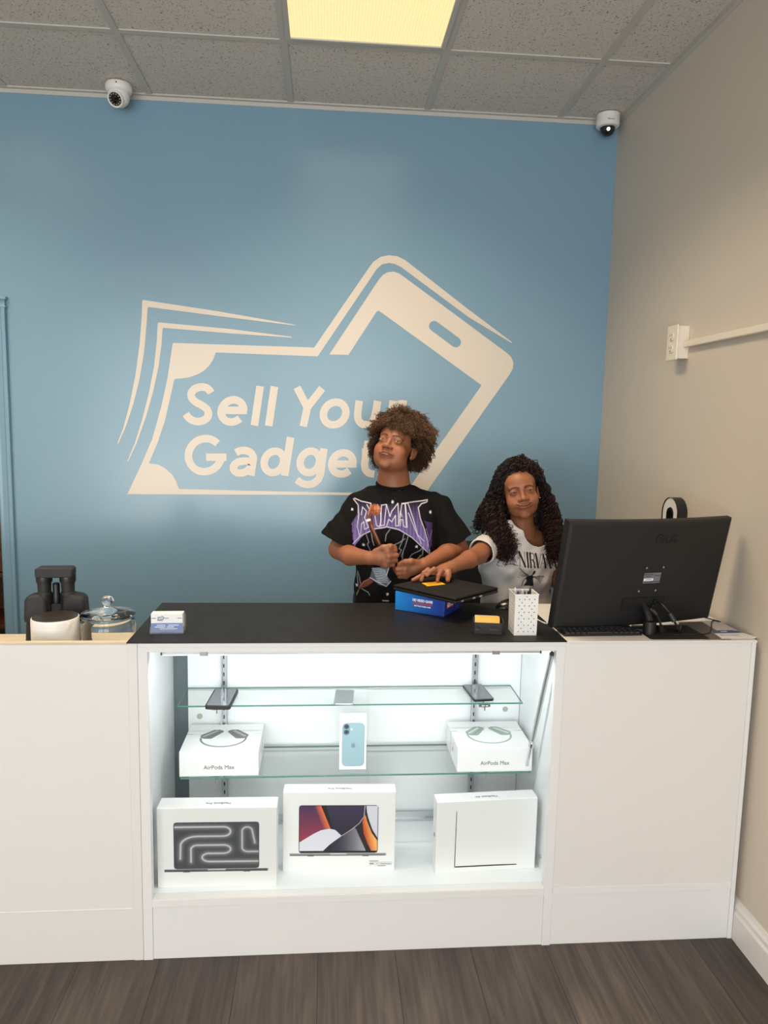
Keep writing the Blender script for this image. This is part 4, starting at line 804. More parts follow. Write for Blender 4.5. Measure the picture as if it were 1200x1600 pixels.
b.build('label_print', M['inkdark'], pl)
for a, c in ((-.008, .196), (.052, .196), (-.020, .120), (.040, .120)):
    b = MB(); b.lathe([(.003, 0), (.003, .001)], 12, Mx=MBF(a, c)); b.build('screw', M['steel'], t)
b = MB(); b.obox(MBF(.005, .078, .0070), .150, .040, .0015); b.build('port_recess', mat('recess_black', srgb(11, 11, 12), .6), t)
for q_ in ((.018, .066, .009), (.045, .086, .009), (.040, .070, .006)): b = MB(); b.obox(MBF(q_[0], q_[1], .010), .016, .010, q_[2]); b.build('port', M['blackpl'], t)
# stand
b = MB(); b.cyl((.008, -.055, .0005), (.008, -.055, .040), .0195, n=32); b.cyl((.008, -.055, .038), (.008, -.040, .062), .012, .012, n=32); b.cyl((.008, -.040, .060), Rt @ Vector((.008, -.002, .075)), .012, .010, n=24); b.build('stand_post', M['blackpl'], t, smooth=True)
b = MB()
for sx_ in (-1, 1): b.tube([(.008, -.055, .006), (.008+sx_*.07, .02, .005), (.008+sx_*.14, .115, .0045)], [.009, .007, .005], 10)
b.build('stand_foot', M['blackpl'], t, smooth=True)
inv = t.matrix_basis.inverted() if False else (Matrix.Translation((CXm, CYm, CH)) @ Matrix.Rotation(yawm, 4, 'Z'))
def spline(P, n=10):
    P = [Vector(p) for p in P]; P = [2*P[0]-P[1]]+P+[2*P[-1]-P[-2]]; o = []
    for i in range(1, len(P)-2):
        for k in range(n):
            s = k/n; o.append(.5*((2*P[i])+(P[i+1]-P[i-1])*s+(2*P[i-1]-5*P[i]+4*P[i+1]-P[i+2])*s*s+(-P[i-1]+3*P[i]-3*P[i+1]+P[i+2])*s**3))
    o.append(P[-2]); return o
pa = inv @ (Rt @ Vector((.018, -.014, .066))); pb_ = inv @ (Rt @ Vector((.045, -.014, .086)))
t = thing('video_cable', 'thick black cable with plug hanging from the left monitor port', 'cable', (pa.x, pa.y-.01, CH))
off = Vector(t.location)
b = MB(); b.tube([p-off for p in spline([pa, pa+Vector((.012, -.022, -.004)), pa+Vector((.030, -.028, -.040)), pa+Vector((.042, -.018, -.072)), (pa.x+.056, pa.y-.0, CH+.008), (pa.x+.02, pa.y+.08, CH+.006)])], .0035, 8); b.build('cord', M['blackpl'], t, smooth=True)
b = MB(); b.tube([p-off for p in (pa+Vector((.004, -.012, 0)), pa+Vector((.018, -.027, -.014)))], .0055, 10); b.tube([p-off for p in (pa+Vector((.034, -.026, -.050)), pa+Vector((.042, -.018, -.072)))], .0075, 10); b.build('plug', M['darkgrey'], t, smooth=True)
t = thing('power_cable', 'black cable with ferrite bead hanging from the right monitor port', 'cable', (pb_.x, pb_.y-.01, CH)); off = Vector(t.location)
P = spline([pb_, pb_+Vector((.008, -.022, -.004)), pb_+Vector((.034, -.036, -.036)), pb_+Vector((.058, -.040, -.078)), (pb_.x+.066, pb_.y-.030, CH+.03), (pb_.x+.064, pb_.y-.014, CH+.0042), (pb_.x+.02, pb_.y+.05, CH+.0042)])
b = MB(); b.tube([p-off for p in P], .0035, 8); b.build('cord', M['blackpl'], t, smooth=True)
b = MB(); b.tube([p-off for p in (pb_+Vector((.028, -.034, -.028)), pb_+Vector((.042, -.039, -.052)))], .0075, 12); b.build('ferrite_bead', M['darkgrey'], t, smooth=True)
b = MB(); b.tube(spline([(1.005, .10, CH+.003), (1.04, .05, CH+.003), (1.075, .055, CH+.003), (1.10, .05, CH+.003), (1.16, .075, CH+.003), (1.235, .20, CH+.003), (1.255, .19, CH+.004), (1.22, .28, CH+.003), (1.20, .36, CH+.003)], 8), .002, 8)
tag(b.build('thin_cable', M['blackpl'], smooth=True), 'thin black cable snaking across right cabinet top towards the wall', 'cable')
b = MB(); b.tube(spline([(.69, .2, CH+.0035), (.676, .17, CH+.004), (.664, .20, CH+.004), (.645, .29, CH+.004), (.64, .36, CH+.004)], 8), .0022, 8)
tag(b.build('charging_cable', M['whitepl'], smooth=True), 'short white cable on the black top beside the monitor', 'cable')
# keyboard
t = thing('keyboard', 'black computer keyboard under the monitor on right cabinet', 'keyboard', (.690, .042, CH+.0006), .03)
b = MB(); b.box(0, .245, 0, .105, 0, .006); b.build('case', M['blackpl'], t, bevel=.003)
kk = mat('keycap', srgb(44, 44, 46), .45)
for r_ in range(5):
    for c_ in range(14):
        x = .006+c_*.0168+(r_ % 3)*.002; y = .006+r_*.0192; w_ = .0145
        if r_ == 0 and 4 <= c_ <= 8:
            if c_ > 4: continue
            w_ = .0145+.0168*4
        b = MB(); v = [(x, y, .006), (x+w_, y, .006), (x+w_, y+.016, .006), (x, y+.016, .006), (x+.0012, y+.0012, .0095), (x+w_-.0012, y+.0012, .0095), (x+w_-.0012, y+.0145, .0095), (x+.0012, y+.0145, .0095)]
        b.add(v, [(0, 1, 5, 4), (1, 2, 6, 5), (2, 3, 7, 6), (3, 0, 4, 7), (4, 5, 6, 7)]); b.build('key', kk, t)
# mats and flyer
b = MB(); b.prism(ring(.185, .15, .01), lambda p, q, s: (1.035+p, .085+q, s), CH+.0002, CH+.0016)
tag(b.build('mouse_pad', mat('black_mat', srgb(30, 29, 30), .7)), 'thin black mat under the monitor stand', 'mouse pad')
b = MB(); q = [(1.160, .004), (1.085, .13), (1.14, .19), (1.19, .10), (1.185, .004)]
b.prism([(1.108, .006), (1.190, .006), (1.200, .2), (1.118, .2)], lambda x, y, s: (x+.0, y, s), CH+.0002, CH+.0014)
tag(b.build('paper_sheet', mat('grey_sheet', srgb(112, 104, 98), .6)), 'grey rectangular sheet on the right cabinet between mat and flyer', 'sheet')
t = thing('flyer', 'white flyer with blue header lying on front right corner of right cabinet', 'flyer', (1.163, .012, CH+.0016), 0)
b = MB(); q = [(0, 0), (.100, 0), (.118, .012), (.094, .076), (.078, .086), (.008, .083)]; b.prism(q, lambda x, y, s: (x, y, s), 0, .0008); b.build('paper', M['paperw'], t)
b = MB(); b.add([(x, y, .001) for x, y in ((.005, .052), (.1, .058), (.093, .077), (.078, .086), (.008, .083))], [(0, 1, 2, 3, 4)]); b.build('blue_header', mat('navy_print', srgb(56, 62, 128), .4), t)
b = MB(); mk = [(.035, .066), (.055, .066), (.058, .070), (.052, .078), (.047, .074), (.035, .073)]; b.add([(x, y, .0012) for x, y in mk], [tuple(range(6))]); b.build('header_mark', M['inkwhite'], t)
text('flyer_print', 'Sell Your Gadgets', .008, M['ink'], t, TOPUP(.042, .032, .001), ext=.0001)
# letter shaped wall sign
t = thing('wall_sign', 'black edged white letter sign shaped like a zero on right wall behind monitor', 'wall sign', (XR, .556, 1.205), 0)
def stad(w, h, n=14): return [((w/2)*math.cos(a), (h/2-w/2)*(1 if a < PI else -1)+(w/2)*math.sin(a)) for a in [2*PI*k/(2*n)+.0001 for k in range(2*n)]]
so, si = stad(.122, .26), stad(.046, .184)
n = len(so); b = MB()
vs = [(-.040, y, z) for y, z in so]+[(-.001, y, z) for y, z in so]+[(-.001, y, z) for y, z in si]+[(-.040, y, z) for y, z in si]
b.add(vs, [(k*n+i, k*n+(i+1) % n, ((k+1) % 4)*n+(i+1) % n, ((k+1) % 4)*n+i) for k in range(3) for i in range(n)]); b.build('black_rim', M['blackpl'], t)
so2, si2 = stad(.118, .256), stad(.050, .188)
b = MB(); vs = [(-.036, y, z) for y, z in so2]+[(-.036, y, z) for y, z in si2]; b.add(vs, [(i, (i+1) % n, n+(i+1) % n, n+i) for i in range(n)]); b.build('white_face', M['whitepl'], t)

# ================================================================== STORE ROOM GOODS
t = thing('shelving_unit', 'dark brown wooden shelf unit in the room beyond the doorway', 'shelf unit', (-2.42, 2.2, 0), 0)
wood = mottled(mat('dark_brown_wood', (.1, .05, .02, 1), .5), srgb(84, 48, 26), srgb(116, 70, 38), 4, (1, 1, 9))
for x in (0, .80): b = MB(); b.box(x, x+.025, 0, .38, 0, .98); b.build('side_panel', wood, t)
for z in (.08, .38, .68, .965): b = MB(); b.box(-.005, .83, 0, .38, z-.012, z+.012); b.build('shelf', wood, t)
b = MB(); b.box(0, .825, .37, .38, 0, .98); b.build('back_panel', wood, t)
b = MB(); b.box(.03, .79, .0, .016, .70, .955); dr = b.build('drawer', wood, t); b = MB(); b.ball((.62, -.014, .82), .014, 14, 8); b.build('knob', M['chrome'], dr)
t = thing('cloth_bundle', 'folded grey cloth heap on top of the brown shelf unit', 'cloth', (-1.98, 2.38, .978))
b = MB(); vs = []; n, m_ = 36, 16
for i in range(m_+1):
    for k in range(n):
        a = PI/2*i/m_; p = 2*PI*k/n; q = 1+.09*math.sin(5*p+i*.5)+.05*math.sin(11*p); vs.append((.22*q*math.cos(p)*math.cos(a), .14*q*math.sin(p)*math.cos(a), .24*math.sin(a)*(1+.06*math.sin(4*p))))
b.add(vs, [(i*n+k, i*n+(k+1) % n, (i+1)*n+(k+1) % n, (i+1)*n+k) for i in range(m_) for k in range(n)]); b.build('cloth', mat('grey_cloth', srgb(120, 128, 138), .9), t, smooth=True)

# ================================================================== PEOPLE: bodies and clothes as smooth-blended distance fields
class Field:
    """distance field on a rectilinear grid (fine where asked), meshed with surface nets into ONE continuous surface"""
    def __init__(s, lo, hi, h, fine=()):
        s.ax = []
        for d in range(3):
            x = lo[d]; a = [x]
            while x < hi[d]:
                st = h
                for (c0, c1, hf) in fine:
                    if c0[d] <= x <= c1[d]: st = min(st, hf)
                x += st; a.append(x)
            s.ax.append(np.array(a, np.float32))
        s.F = np.full([len(a) for a in s.ax], .05, np.float32)
    def sub(s, lo, hi):
        sl = tuple(slice(int(np.searchsorted(s.ax[d], lo[d])), int(np.searchsorted(s.ax[d], hi[d]))+1) for d in range(3))
        X = s.ax[0][sl[0]][:, None, None]; Y = s.ax[1][sl[1]][None, :, None]; Z = s.ax[2][sl[2]][None, None, :]
        return sl, X, Y, Z
    def merge(s, sl, d, k, op='u'):
        f = s.F[sl]
        if f.size == 0: return
        if op == 'u':
            if k > 0: h = np.maximum(k-np.abs(f-d), 0)/k; s.F[sl] = np.minimum(f, d)-h*h*k*.25
            else: s.F[sl] = np.minimum(f, d)
        else:
            d = -d
            if k > 0: h = np.maximum(k-np.abs(f-d), 0)/k; s.F[sl] = np.maximum(f, d)+h*h*k*.25
            else: s.F[sl] = np.maximum(f, d)
    def ell(s, c, r, k=.01, R=None, op='u'):
        c = Vector(c); m = max(r)+k+.03
        sl, X, Y, Z = s.sub([v-m for v in c], [v+m for v in c]); X = X-c.x; Y = Y-c.y; Z = Z-c.z
        if R is not None:
            Ri = R.transposed(); X, Y, Z = [Ri[i][0]*X+Ri[i][1]*Y+Ri[i][2]*Z for i in range(3)]
        k0 = np.sqrt((X/r[0])**2+(Y/r[1])**2+(Z/r[2])**2); k1 = np.sqrt((X/r[0]**2)**2+(Y/r[1]**2)**2+(Z/r[2]**2)**2)+1e-6
        s.merge(sl, (k0*(k0-1)/k1).astype(np.float32), k, op)
    def cone(s, a, b, ra, rb, k=.01, op='u', sq=None, cut=None, ret=False):
        a = Vector(a); b = Vector(b); m = max(ra, rb)*(1.3 if sq else 1)+k+.03
        sl, X, Y, Z = s.sub([min(a[i], b[i])-m for i in range(3)], [max(a[i], b[i])+m for i in range(3)])
        ab = b-a; L2 = ab.length_squared; px, py, pz = X-a.x, Y-a.y, Z-a.z
        t = np.clip((px*ab.x+py*ab.y+pz*ab.z)/L2, 0, 1)
        dx, dy, dz = px-t*ab.x, py-t*ab.y, pz-t*ab.z
        if sq: # flatten along a direction: sq=(direction, factor)
            n = Vector(sq[0]).normalized(); f = dx*n.x+dy*n.y+dz*n.z; e = sq[1]-1; dx = dx+f*n.x*e; dy = dy+f*n.y*e; dz = dz+f*n.z*e
        d = np.sqrt(dx*dx+dy*dy+dz*dz)-(ra+(rb-ra)*t)
        if cut: # (point, normal): keep the side opposite the normal
            p, n = Vector(cut[0]), Vector(cut[1]).normalized(); d = np.maximum(d, (X-p.x)*n.x+(Y-p.y)*n.y+(Z-p.z)*n.z)
        s.merge(sl, d.astype(np.float32), k, op)
    def chain(s, pts, rs, k=.006, **kw):
        for p, q, a, b in zip(pts[:-1], pts[1:], rs[:-1], rs[1:]): s.cone(p, q, a, b, k, **kw)
    def rbox(s, c, hx, r, k=.01, op='u', taper=0):
        c = Vector(c); sl, X, Y, Z = s.sub([c[i]-hx[i]*1.3-.05 for i in range(3)], [c[i]+hx[i]*1.3+.05 for i in range(3)])
        X = X-c.x; Y = Y-c.y; Z = Z-c.z; g = 1+taper*Z/hx[2]
        qx = np.abs(X)/g-hx[0]+r; qy = np.abs(Y)/g-hx[1]+r; qz = np.abs(Z)-hx[2]+min(r, .03)
        d = np.sqrt(np.maximum(qx, 0)**2+np.maximum(qy, 0)**2+np.maximum(qz, 0)**2)+np.minimum(np.maximum(qx, np.maximum(qy, qz)), 0)-r
        s.merge(sl, d.astype(np.float32), k, op)
    def half(s, p, n):
        p, n = Vector(p), Vector(n).normalized(); X, Y, Z = s.ax[0][:, None, None], s.ax[1][None, :, None], s.ax[2][None, None, :]
        s.F = np.maximum(s.F, ((X-p.x)*n.x+(Y-p.y)*n.y+(Z-p.z)*n.z).astype(np.float32))
    def mesh(s):
        F = s.F; I = F < 0
        nx, ny, nz = F.shape; S = I[:-1, :-1, :-1].astype(np.int8)
        for o in [(i, j, k) for i in (0, 1) for j in (0, 1) for k in (0, 1)][1:]:
            S = S+I[o[0]:nx-1+o[0], o[1]:ny-1+o[1], o[2]:nz-1+o[2]]
        act = (S > 0) & (S < 8); ci, cj, ck = np.nonzero(act); idm = np.full(act.shape, -1, np.int32); idm[ci, cj, ck] = np.arange(len(ci))
        cor = [(i, j, k) for i in (0, 1) for j in (0, 1) for k in (0, 1)]
        V = {o: F[ci+o[0], cj+o[1], ck+o[2]] for o in cor}; acc = np.zeros((len(ci), 3)); cnt = np.zeros(len(ci))
        for a in cor:
            for d in range(3):
                if a[d] == 1: continue
                b = list(a); b[d] = 1; b = tuple(b); m = (V[a] < 0) != (V[b] < 0); t = np.where(m, V[a]/(V[a]-V[b]+1e-20), 0)
                p = np.tile(np.array(a, float), (len(ci), 1)); p[:, d] = t; acc += p*m[:, None]; cnt += m
        acc /= cnt[:, None]; P = np.zeros((len(ci), 3))
        for d, c in enumerate((ci, cj, ck)): A = s.ax[d]; P[:, d] = A[c]+(A[c+1]-A[c])*acc[:, d]
        Q = []
        for d in range(3):
            a0 = [slice(None)]*3; a1 = [slice(None)]*3; a0[d] = slice(0, -1); a1[d] = slice(1, None)
            e = I[tuple(a0)] != I[tuple(a1)]; idx = np.array(np.nonzero(e)).T
            u, v = (d+1) % 3, (d+2) % 3; ok = (idx[:, u] > 0) & (idx[:, v] > 0) & (idx[:, u] < F.shape[u]-1) & (idx[:, v] < F.shape[v]-1); idx = idx[ok]
            def g(du, dv):
                j = idx.copy(); j[:, u] += du; j[:, v] += dv; return idm[j[:, 0], j[:, 1], j[:, 2]]
            q = np.stack([g(-1, -1), g(0, -1), g(0, 0), g(-1, 0)], 1); flip = ~I[idx[:, 0], idx[:, 1], idx[:, 2]]; q[flip] = q[flip][:, ::-1]; Q.append(q)
        Q = np.concatenate(Q); Q = Q[(Q >= 0).all(1)]
        return P, Q
def np_obj(name, P, Q, m, parent, org, C=None, keep_largest=False):
    me = bpy.data.meshes.new(name); me.vertices.add(len(P)); me.vertices.foreach_set('co', (P-np.array(org)).astype(np.float32).ravel())
    k = Q.shape[1]; me.loops.add(Q.size); me.loops.foreach_set('vertex_index', Q.astype(np.int32).ravel()); me.polygons.add(len(Q))
    me.polygons.foreach_set('loop_start', np.arange(0, Q.size, k, dtype=np.int32)); me.polygons.foreach_set('loop_total', np.full(len(Q), k, np.int32))
    me.update(calc_edges=True); me.polygons.foreach_set('use_smooth', [True]*len(Q))
    if C is not None: set_col(me, C)
    me.materials.append(m); o = bpy.data.objects.new(name, me); COL.objects.link(o); o.parent = parent; return o
def smoothv(P, Q, n=1, lam=.5):
    for _ in range(n):
        S = np.zeros_like(P); c = np.zeros(len(P))
        for a, b in ((0, 1), (1, 2), (2, 3), (3, 0)):
            np.add.at(S, Q[:, a], P[Q[:, b]]); np.add.at(S, Q[:, b], P[Q[:, a]]); np.add.at(c, Q[:, a], 1); np.add.at(c, Q[:, b], 1)
        P = P*(1-lam)+lam*S/np.maximum(c, 1)[:, None]
    return P

M['skin1'] = colattr('brown_skin_tall', .5, .42, .12, (260, .12, .0006))
M['skin2'] = colattr('brown_skin_seated', .46, .42, .12, (260, .10, .0006))
M['tee'] = colattr('black_cotton_print', .9, .12, 0, (420, .25, .0006))
M['teew'] = colattr('white_cotton_print', .85, .25, 0, (420, .25, .0006))
M['hair'] = colattr('curly_hair', .55, .35)
M['eyew'] = colattr('eyeball', .28, .35)
M['denim'] = bump(mat('dark_trousers', srgb(32, 34, 42), .8), 300, .3, .001)
M['sole'] = mat('white_sole', srgb(210, 208, 204), .6)

def head_matrix(eye_mid, yaw, roll, pitch, s=1.0):
    R = (Matrix.Rotation(math.radians(yaw), 3, 'Z') @ Matrix.Rotation(math.radians(roll), 3, 'Y') @ Matrix.Rotation(math.radians(pitch), 3, 'X'))
    o = Vector(eye_mid)-R @ (Vector((0, -.090, 0))*s); return R, o
def build_head(F, R, o, s, smile, jw):
    T_ = lambda p: R @ (Vector(p)*s)+o
    E = lambda c, r, k=.01, op='u', Rl=None: F.ell(T_(c), [v*s for v in r], k, R @ Rl if Rl is not None else R, op)
    K = lambda a, b, ra, rb, k=.006, op='u': F.cone(T_(a), T_(b), ra*s, rb*s, k, op)
    E((0, .012, .038), (.071, .090, .080), .01)                      # cranium
    E((0, -.028, -.020), (.0600, .062, .078), .02)                   # face mass
    E((0, -.046, .035), (.055, .046, .040), .02)                     # forehead
    E((0, -.040, -.078), (.040*jw, .044, .026), .022)                   # jaw
    E((0, -.076, -.095), (.017, .012, .012), .018)                   # chin
    for x in (-1, 1):
        E((x*.040, -.062, -.036), (.021, .019, .024), .022)          # cheek
        E((x*.040*jw, -.030, -.066), (.020*jw, .032, .020), .025)           # jaw corner
        if smile: E((x*.036, -.071, -.040), (.015, .012, .014), .018)
        K((x*.010, -.089, .016), (x*.040, -.077, .017), .0062, .006, .014)   # brow ridge
        E((x*.0315, -.1010, -.001), (.016, .010, .0090), .010, 's')  # socket
    K((0, -.088, .006), (0, -.101, -.022), .0055, .0085, .012)       # nose bridge
    E((0, -.1060, -.0275), (.0115, .0105, .0088), .008)               # tip
    for x in (-1, 1):
        E((x*.0135, -.0965, -.0305), (.0085, .0095, .0066), .008)     # wing
        E((x*.0075, -.1035, -.0362), (.0038, .0050, .0030), .002, 's')   # nostril
        E((x*.0315, -.0800, 0), (.0155, .0125, .0118), .006)         # lids
        if not smile: E((x*.0315, -.0985, .0), (.0118, .010, .0032), .0008, 's', Matrix.Rotation(x*-.10, 3, 'Y'))
        else: E((x*.0315, -.0985, -.0005), (.0118, .010, .0033), .0008, 's', Matrix.Rotation(x*-.14, 3, 'Y'))
    # mouth: upper and lower lip bows
    E((0, -.086, -.054), (.026, .012, .014), .014)                   # muzzle
    if smile:
        up = [(-0.0305, -0.0830, -0.0530), (-0.0147, -0.0975, -0.0600), (-0.0045, -0.1015, -0.0605), (0.0000, -0.1010, -0.0613), (0.0045, -0.1015, -0.0605), (0.0147, -0.0975, -0.0600), (0.0305, -0.0830, -0.0530)]
        lo = [(-0.0271, -0.0850, -0.0570), (-0.0124, -0.0975, -0.0665), (0.0000, -0.1000, -0.0683), (0.0124, -0.0975, -0.0665), (0.0271, -0.0850, -0.0570)]
        gap = [(-0.0316, -0.0845, -0.0537), (-0.0147, -0.1015, -0.0623), (0.0000, -0.1050, -0.0637), (0.0147, -0.1015, -0.0623), (0.0316, -0.0845, -0.0537)]
    else:
        up = [(-0.0240, -0.0865, -0.0627), (-0.0110, -0.0985, -0.0587), (-0.0040, -0.1015, -0.0580), (0.0000, -0.1010, -0.0589), (0.0040, -0.1015, -0.0580), (0.0110, -0.0985, -0.0587), (0.0240, -0.0865, -0.0627)]
        lo = [(-0.0220, -0.0875, -0.0657), (-0.0100, -0.0985, -0.0661), (0.0000, -0.1015, -0.0669), (0.0100, -0.0985, -0.0661), (0.0220, -0.0875, -0.0657)]
        gap = [(-0.0260, -0.0880, -0.0649), (-0.0120, -0.1025, -0.0623), (0.0000, -0.1060, -0.0619), (0.0120, -0.1025, -0.0623), (0.0260, -0.0880, -0.0649)]
    up, lo, gap = [[(a_, b_, c_+.0075) for a_, b_, c_ in L_] for L_ in (up, lo, gap)]
    rr_u = [.0018, .0036, .0040, .0036, .0040, .0036, .0018]; rr_l = [.002, .0044, .0048, .0044, .002]
    for a, b, c, d in zip(up[:-1], up[1:], rr_u[:-1], rr_u[1:]): K(a, b, c, d, .003)
    for a, b, c, d in zip(lo[:-1], lo[1:], rr_l[:-1], rr_l[1:]): K(a, b, c, d, .003)
    for a, b in zip(gap[:-1], gap[1:]): K(a, b, .0012, .0012, .0020, 's')
    # ears
    for x in (-1, 1):
        Re = Matrix.Rotation(x*-.35, 3, 'Z') @ Matrix.Rotation(-.15, 3, 'X')
        E((x*.0745, .004, -.008), (.006, .0165, .029), .006, 'u', Re); E((x*.0795, -.001, -.003), (.0045, .0095, .018), .003, 's', Re)
        E((x*.0700, -.004, -.033), (.005, .008, .008), .004, 'u')
    return T_, up, lo, gap
def paint_head(P, C, R, o, s, base, lip, brow, up, lo, gap, smile):
    L = ((P-np.array(o)) @ np.array(R))/s                            # world -> head frame
    x, y, z = L[:, 0], L[:, 1], L[:, 2]; face = y < -.02
    def d3(pts):
        d = np.full(len(P), 9.)
        for a, b in zip(pts[:-1], pts[1:]):
            a, b = np.array(a), np.array(b); ab = b-a; t = np.clip(((L-a) @ ab)/(ab @ ab), 0, 1); d = np.minimum(d, np.linalg.norm(L-a-t[:, None]*ab, axis=1))
        return d
    near = face & (np.abs(x) < .09) & (z > -.13) & (z < .14)
    ch = np.clip(1-np.hypot(np.abs(x)-.036, z+.034)/.03, 0, 1)*near; blend(C, ch*.35, (min(base[0]*1.25, 1), base[1]*.92, base[2]*.8))
    lipm = np.clip((.0062-np.minimum(d3(up), d3(lo)-.0006))/.0016, 0, 1)*near; blend(C, lipm*.75, lip)
    blend(C, np.clip((.0034-d3(gap))/.0012, 0, 1)*near*.8, (base[0]*.20, base[1]*.15, base[2]*.15))
    for q in (-1, 1):
        bz = [(.012, .0160), (.020, .0190), (.031, .0200), (.041, .0165), (.047, .0115)]
        d = np.full(len(P), 9.)
        for (a, c), (e, f) in zip(bz[:-1], bz[1:]): d = np.minimum(d, seg_d(x*q, z, (a, c), (e, f)))
        w = .0034-.0018*np.clip((x*q-.02)/.03, 0, 1); blend(C, np.clip((w-d)/.0014+.4, 0, 1)*near*.9, brow)
        ez = [(.0200, .0005), (.0250, .0045), (.0315, .0058), (.0385, .0044), (.0440, .0)]
        d = np.full(len(P), 9.)
        for (a, c), (e, f) in zip(ez[:-1], ez[1:]): d = np.minimum(d, seg_d(x*q, z, (a, c-(.0008 if smile else 0)), (e, f-(.0008 if smile else 0))))
        blend(C, np.clip((.0016-d)/.001+.3, 0, 1)*near*.9, (.012, .007, .005))
        ez = [(.0205, -.002), (.0315, -.0052), (.0430, -.002)]
        d = np.minimum(seg_d(x*q, z, ez[0], ez[1]), seg_d(x*q, z, ez[1], ez[2])); blend(C, np.clip((.0012-d)/.001, 0, 1)*near*.18, (base[0]*.35, base[1]*.3, base[2]*.3))
        d = np.linalg.norm(L-np.array((q*.0075, -.1030, -.0362)), axis=1); blend(C, np.clip((.0046-d)/.0015, 0, 1)*.8, (base[0]*.12, base[1]*.1, base[2]*.1))
def eyes(T_, R, s, parent, org, look):
    for q in (-1, 1):
        c = T_((q*.0315, -.0800, 0)); n, m = 40, 28; d = Vector(look).normalized()
        P = []; C = []
        for i in range(m+1):
            for k in range(n):
                a, p = PI*i/m, 2*PI*k/n; v = Vector((math.sin(a)*math.cos(p), math.sin(a)*math.sin(p), math.cos(a)))
                v = d.to_track_quat('Z', 'Y') @ v; P.append(tuple(c+v*.0119*s))
                C.append((.008, .006, .005) if a < .28 else (.028, .013, .007) if a < .60 else (.012, .008, .006) if a < .66 else (.40, .35, .32))
        Q = np.array([(i*n+k, (i+1)*n+k, (i+1)*n+(k+1) % n, i*n+(k+1) % n) for i in range(m) for k in range(n)])
        np_obj('eye', np.array(P), Q, M['eyew'], parent, org, np.array(C))
def hand(F, wrist, palm, knuckles, fingers, thumb, fr=.0082, k=.0045):
    """palm between wrist and four knuckles, each finger its own chain of joints"""
    w = Vector(wrist)
    for kn in knuckles: F.cone(w.lerp(Vector(kn), .25), kn, .0125, .0105, .010)
    F.cone(w, palm, .021, .021, .012)
    for kn, f in zip(knuckles, fingers):
        pts = [Vector(kn)]+[Vector(p) for p in f]; F.chain(pts, [.0098, fr*1.02, fr*.95, fr*.86][:len(pts)], k)
    pts = [Vector(p) for p in thumb]; F.chain(pts, [.0135, .0105, .0095, .0085][:len(pts)], .007)
def noise_col(P, base, amp, f=26):
    n = np.sin(P[:, 0]*f+np.sin(P[:, 2]*f*.8))*np.sin(P[:, 2]*f*1.1+1.3+np.sin(P[:, 1]*f)); return np.array(base)[None, :]*(1+amp*n[:, None])
def curl_strands(name, strands, parent, org, sides=4):
    """strands: list of (points Nx3, radii N, colour 3, tip colour 3)"""
    Vv, Qq, Cc = [], [], []; base = 0
    ang = np.arange(sides)*2*PI/sides
    for P, r, c0, c1 in strands:
        N = len(P)
        if N < 3: continue
        t = np.gradient(P, axis=0); t /= np.linalg.norm(t, axis=1)[:, None]+1e-9
        u = np.cross(t, (0.13, .21, .97)); u /= np.linalg.norm(u, axis=1)[:, None]+1e-9; w = np.cross(t, u)
        ringv = P[:, None, :]+r[:, None, None]*(np.cos(ang)[None, :, None]*u[:, None, :]+np.sin(ang)[None, :, None]*w[:, None, :])
        Vv.append(ringv.reshape(-1, 3)); i = np.arange(N-1)[:, None]*sides; k = np.arange(sides)[None, :]; k2 = (k+1) % sides
        Qq.append((np.stack([i+k, i+k2, i+sides+k2, i+sides+k], -1).reshape(-1, 4))+base); base += N*sides
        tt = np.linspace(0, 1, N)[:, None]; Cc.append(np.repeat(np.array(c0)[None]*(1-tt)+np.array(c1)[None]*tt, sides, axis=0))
    return np_obj(name, np.concatenate(Vv), np.concatenate(Qq), M['hair'], parent, org, np.concatenate(Cc))
def helix(path, rad, turns_per_m, phase, taper=1.0):
    """wind a path (Nx3, dense) into a curl"""
    P = np.array(path); seg = np.linalg.norm(np.diff(P, axis=0), axis=1); s = np.concatenate([[0], np.cumsum(seg)])
    n = max(8, int(s[-1]*turns_per_m*9)); q = np.linspace(0, s[-1], n); B = np.stack([np.interp(q, s, P[:, d]) for d in range(3)], 1)
    t = np.gradient(B, axis=0); t /= np.linalg.norm(t, axis=1)[:, None]+1e-9; u = np.cross(t, (.31, .9, .2)); u /= np.linalg.norm(u, axis=1)[:, None]+1e-9; w = np.cross(t, u)
    a = 2*PI*turns_per_m*q+phase; g = np.clip(q/.02, 0, 1); rr_ = (rad*g)[:, None]; return B+rr_*(np.cos(a)[:, None]*u+np.sin(a)[:, None]*w)

# ------------------------------------------------------------------ PERSON 1 (standing, afro, black print shirt)
o1 = (.25, .74, 0.0)
p1 = thing('person', 'standing person with curly brown afro, black graphic t-shirt and raised fist', 'person', o1)
R1, h1 = head_matrix((.209, .655, 1.523), -27, 7, -20)
S1h = .97
hb = Vector(h1)
F = Field((-.06, .42, .86), (.58, .90, 1.68), .0036, [((hb.x-.10, hb.y-.125, hb.z-.13), (hb.x+.10, hb.y-.02, hb.z+.06), .0016)])
T1, up, lo, gap = build_head(F, R1, h1, S1h, False, 1.03)
jaw = T1((0, .020, -.07))
F.cone((.236, .750, 1.325), jaw, .056, .050, .022); F.cone((.236, .755, 1.30), (.236, .750, 1.38), .066, .054, .03)
F.ell((.25, .745, 1.19), (.150, .092, .150), .04); F.ell((.252, .745, 1.0), (.132, .090, .20), .05)
F.chain([(.115, .745, 1.262), (.25, .745, 1.290), (.395, .745, 1.262)], [.040, .042, .040], .03)
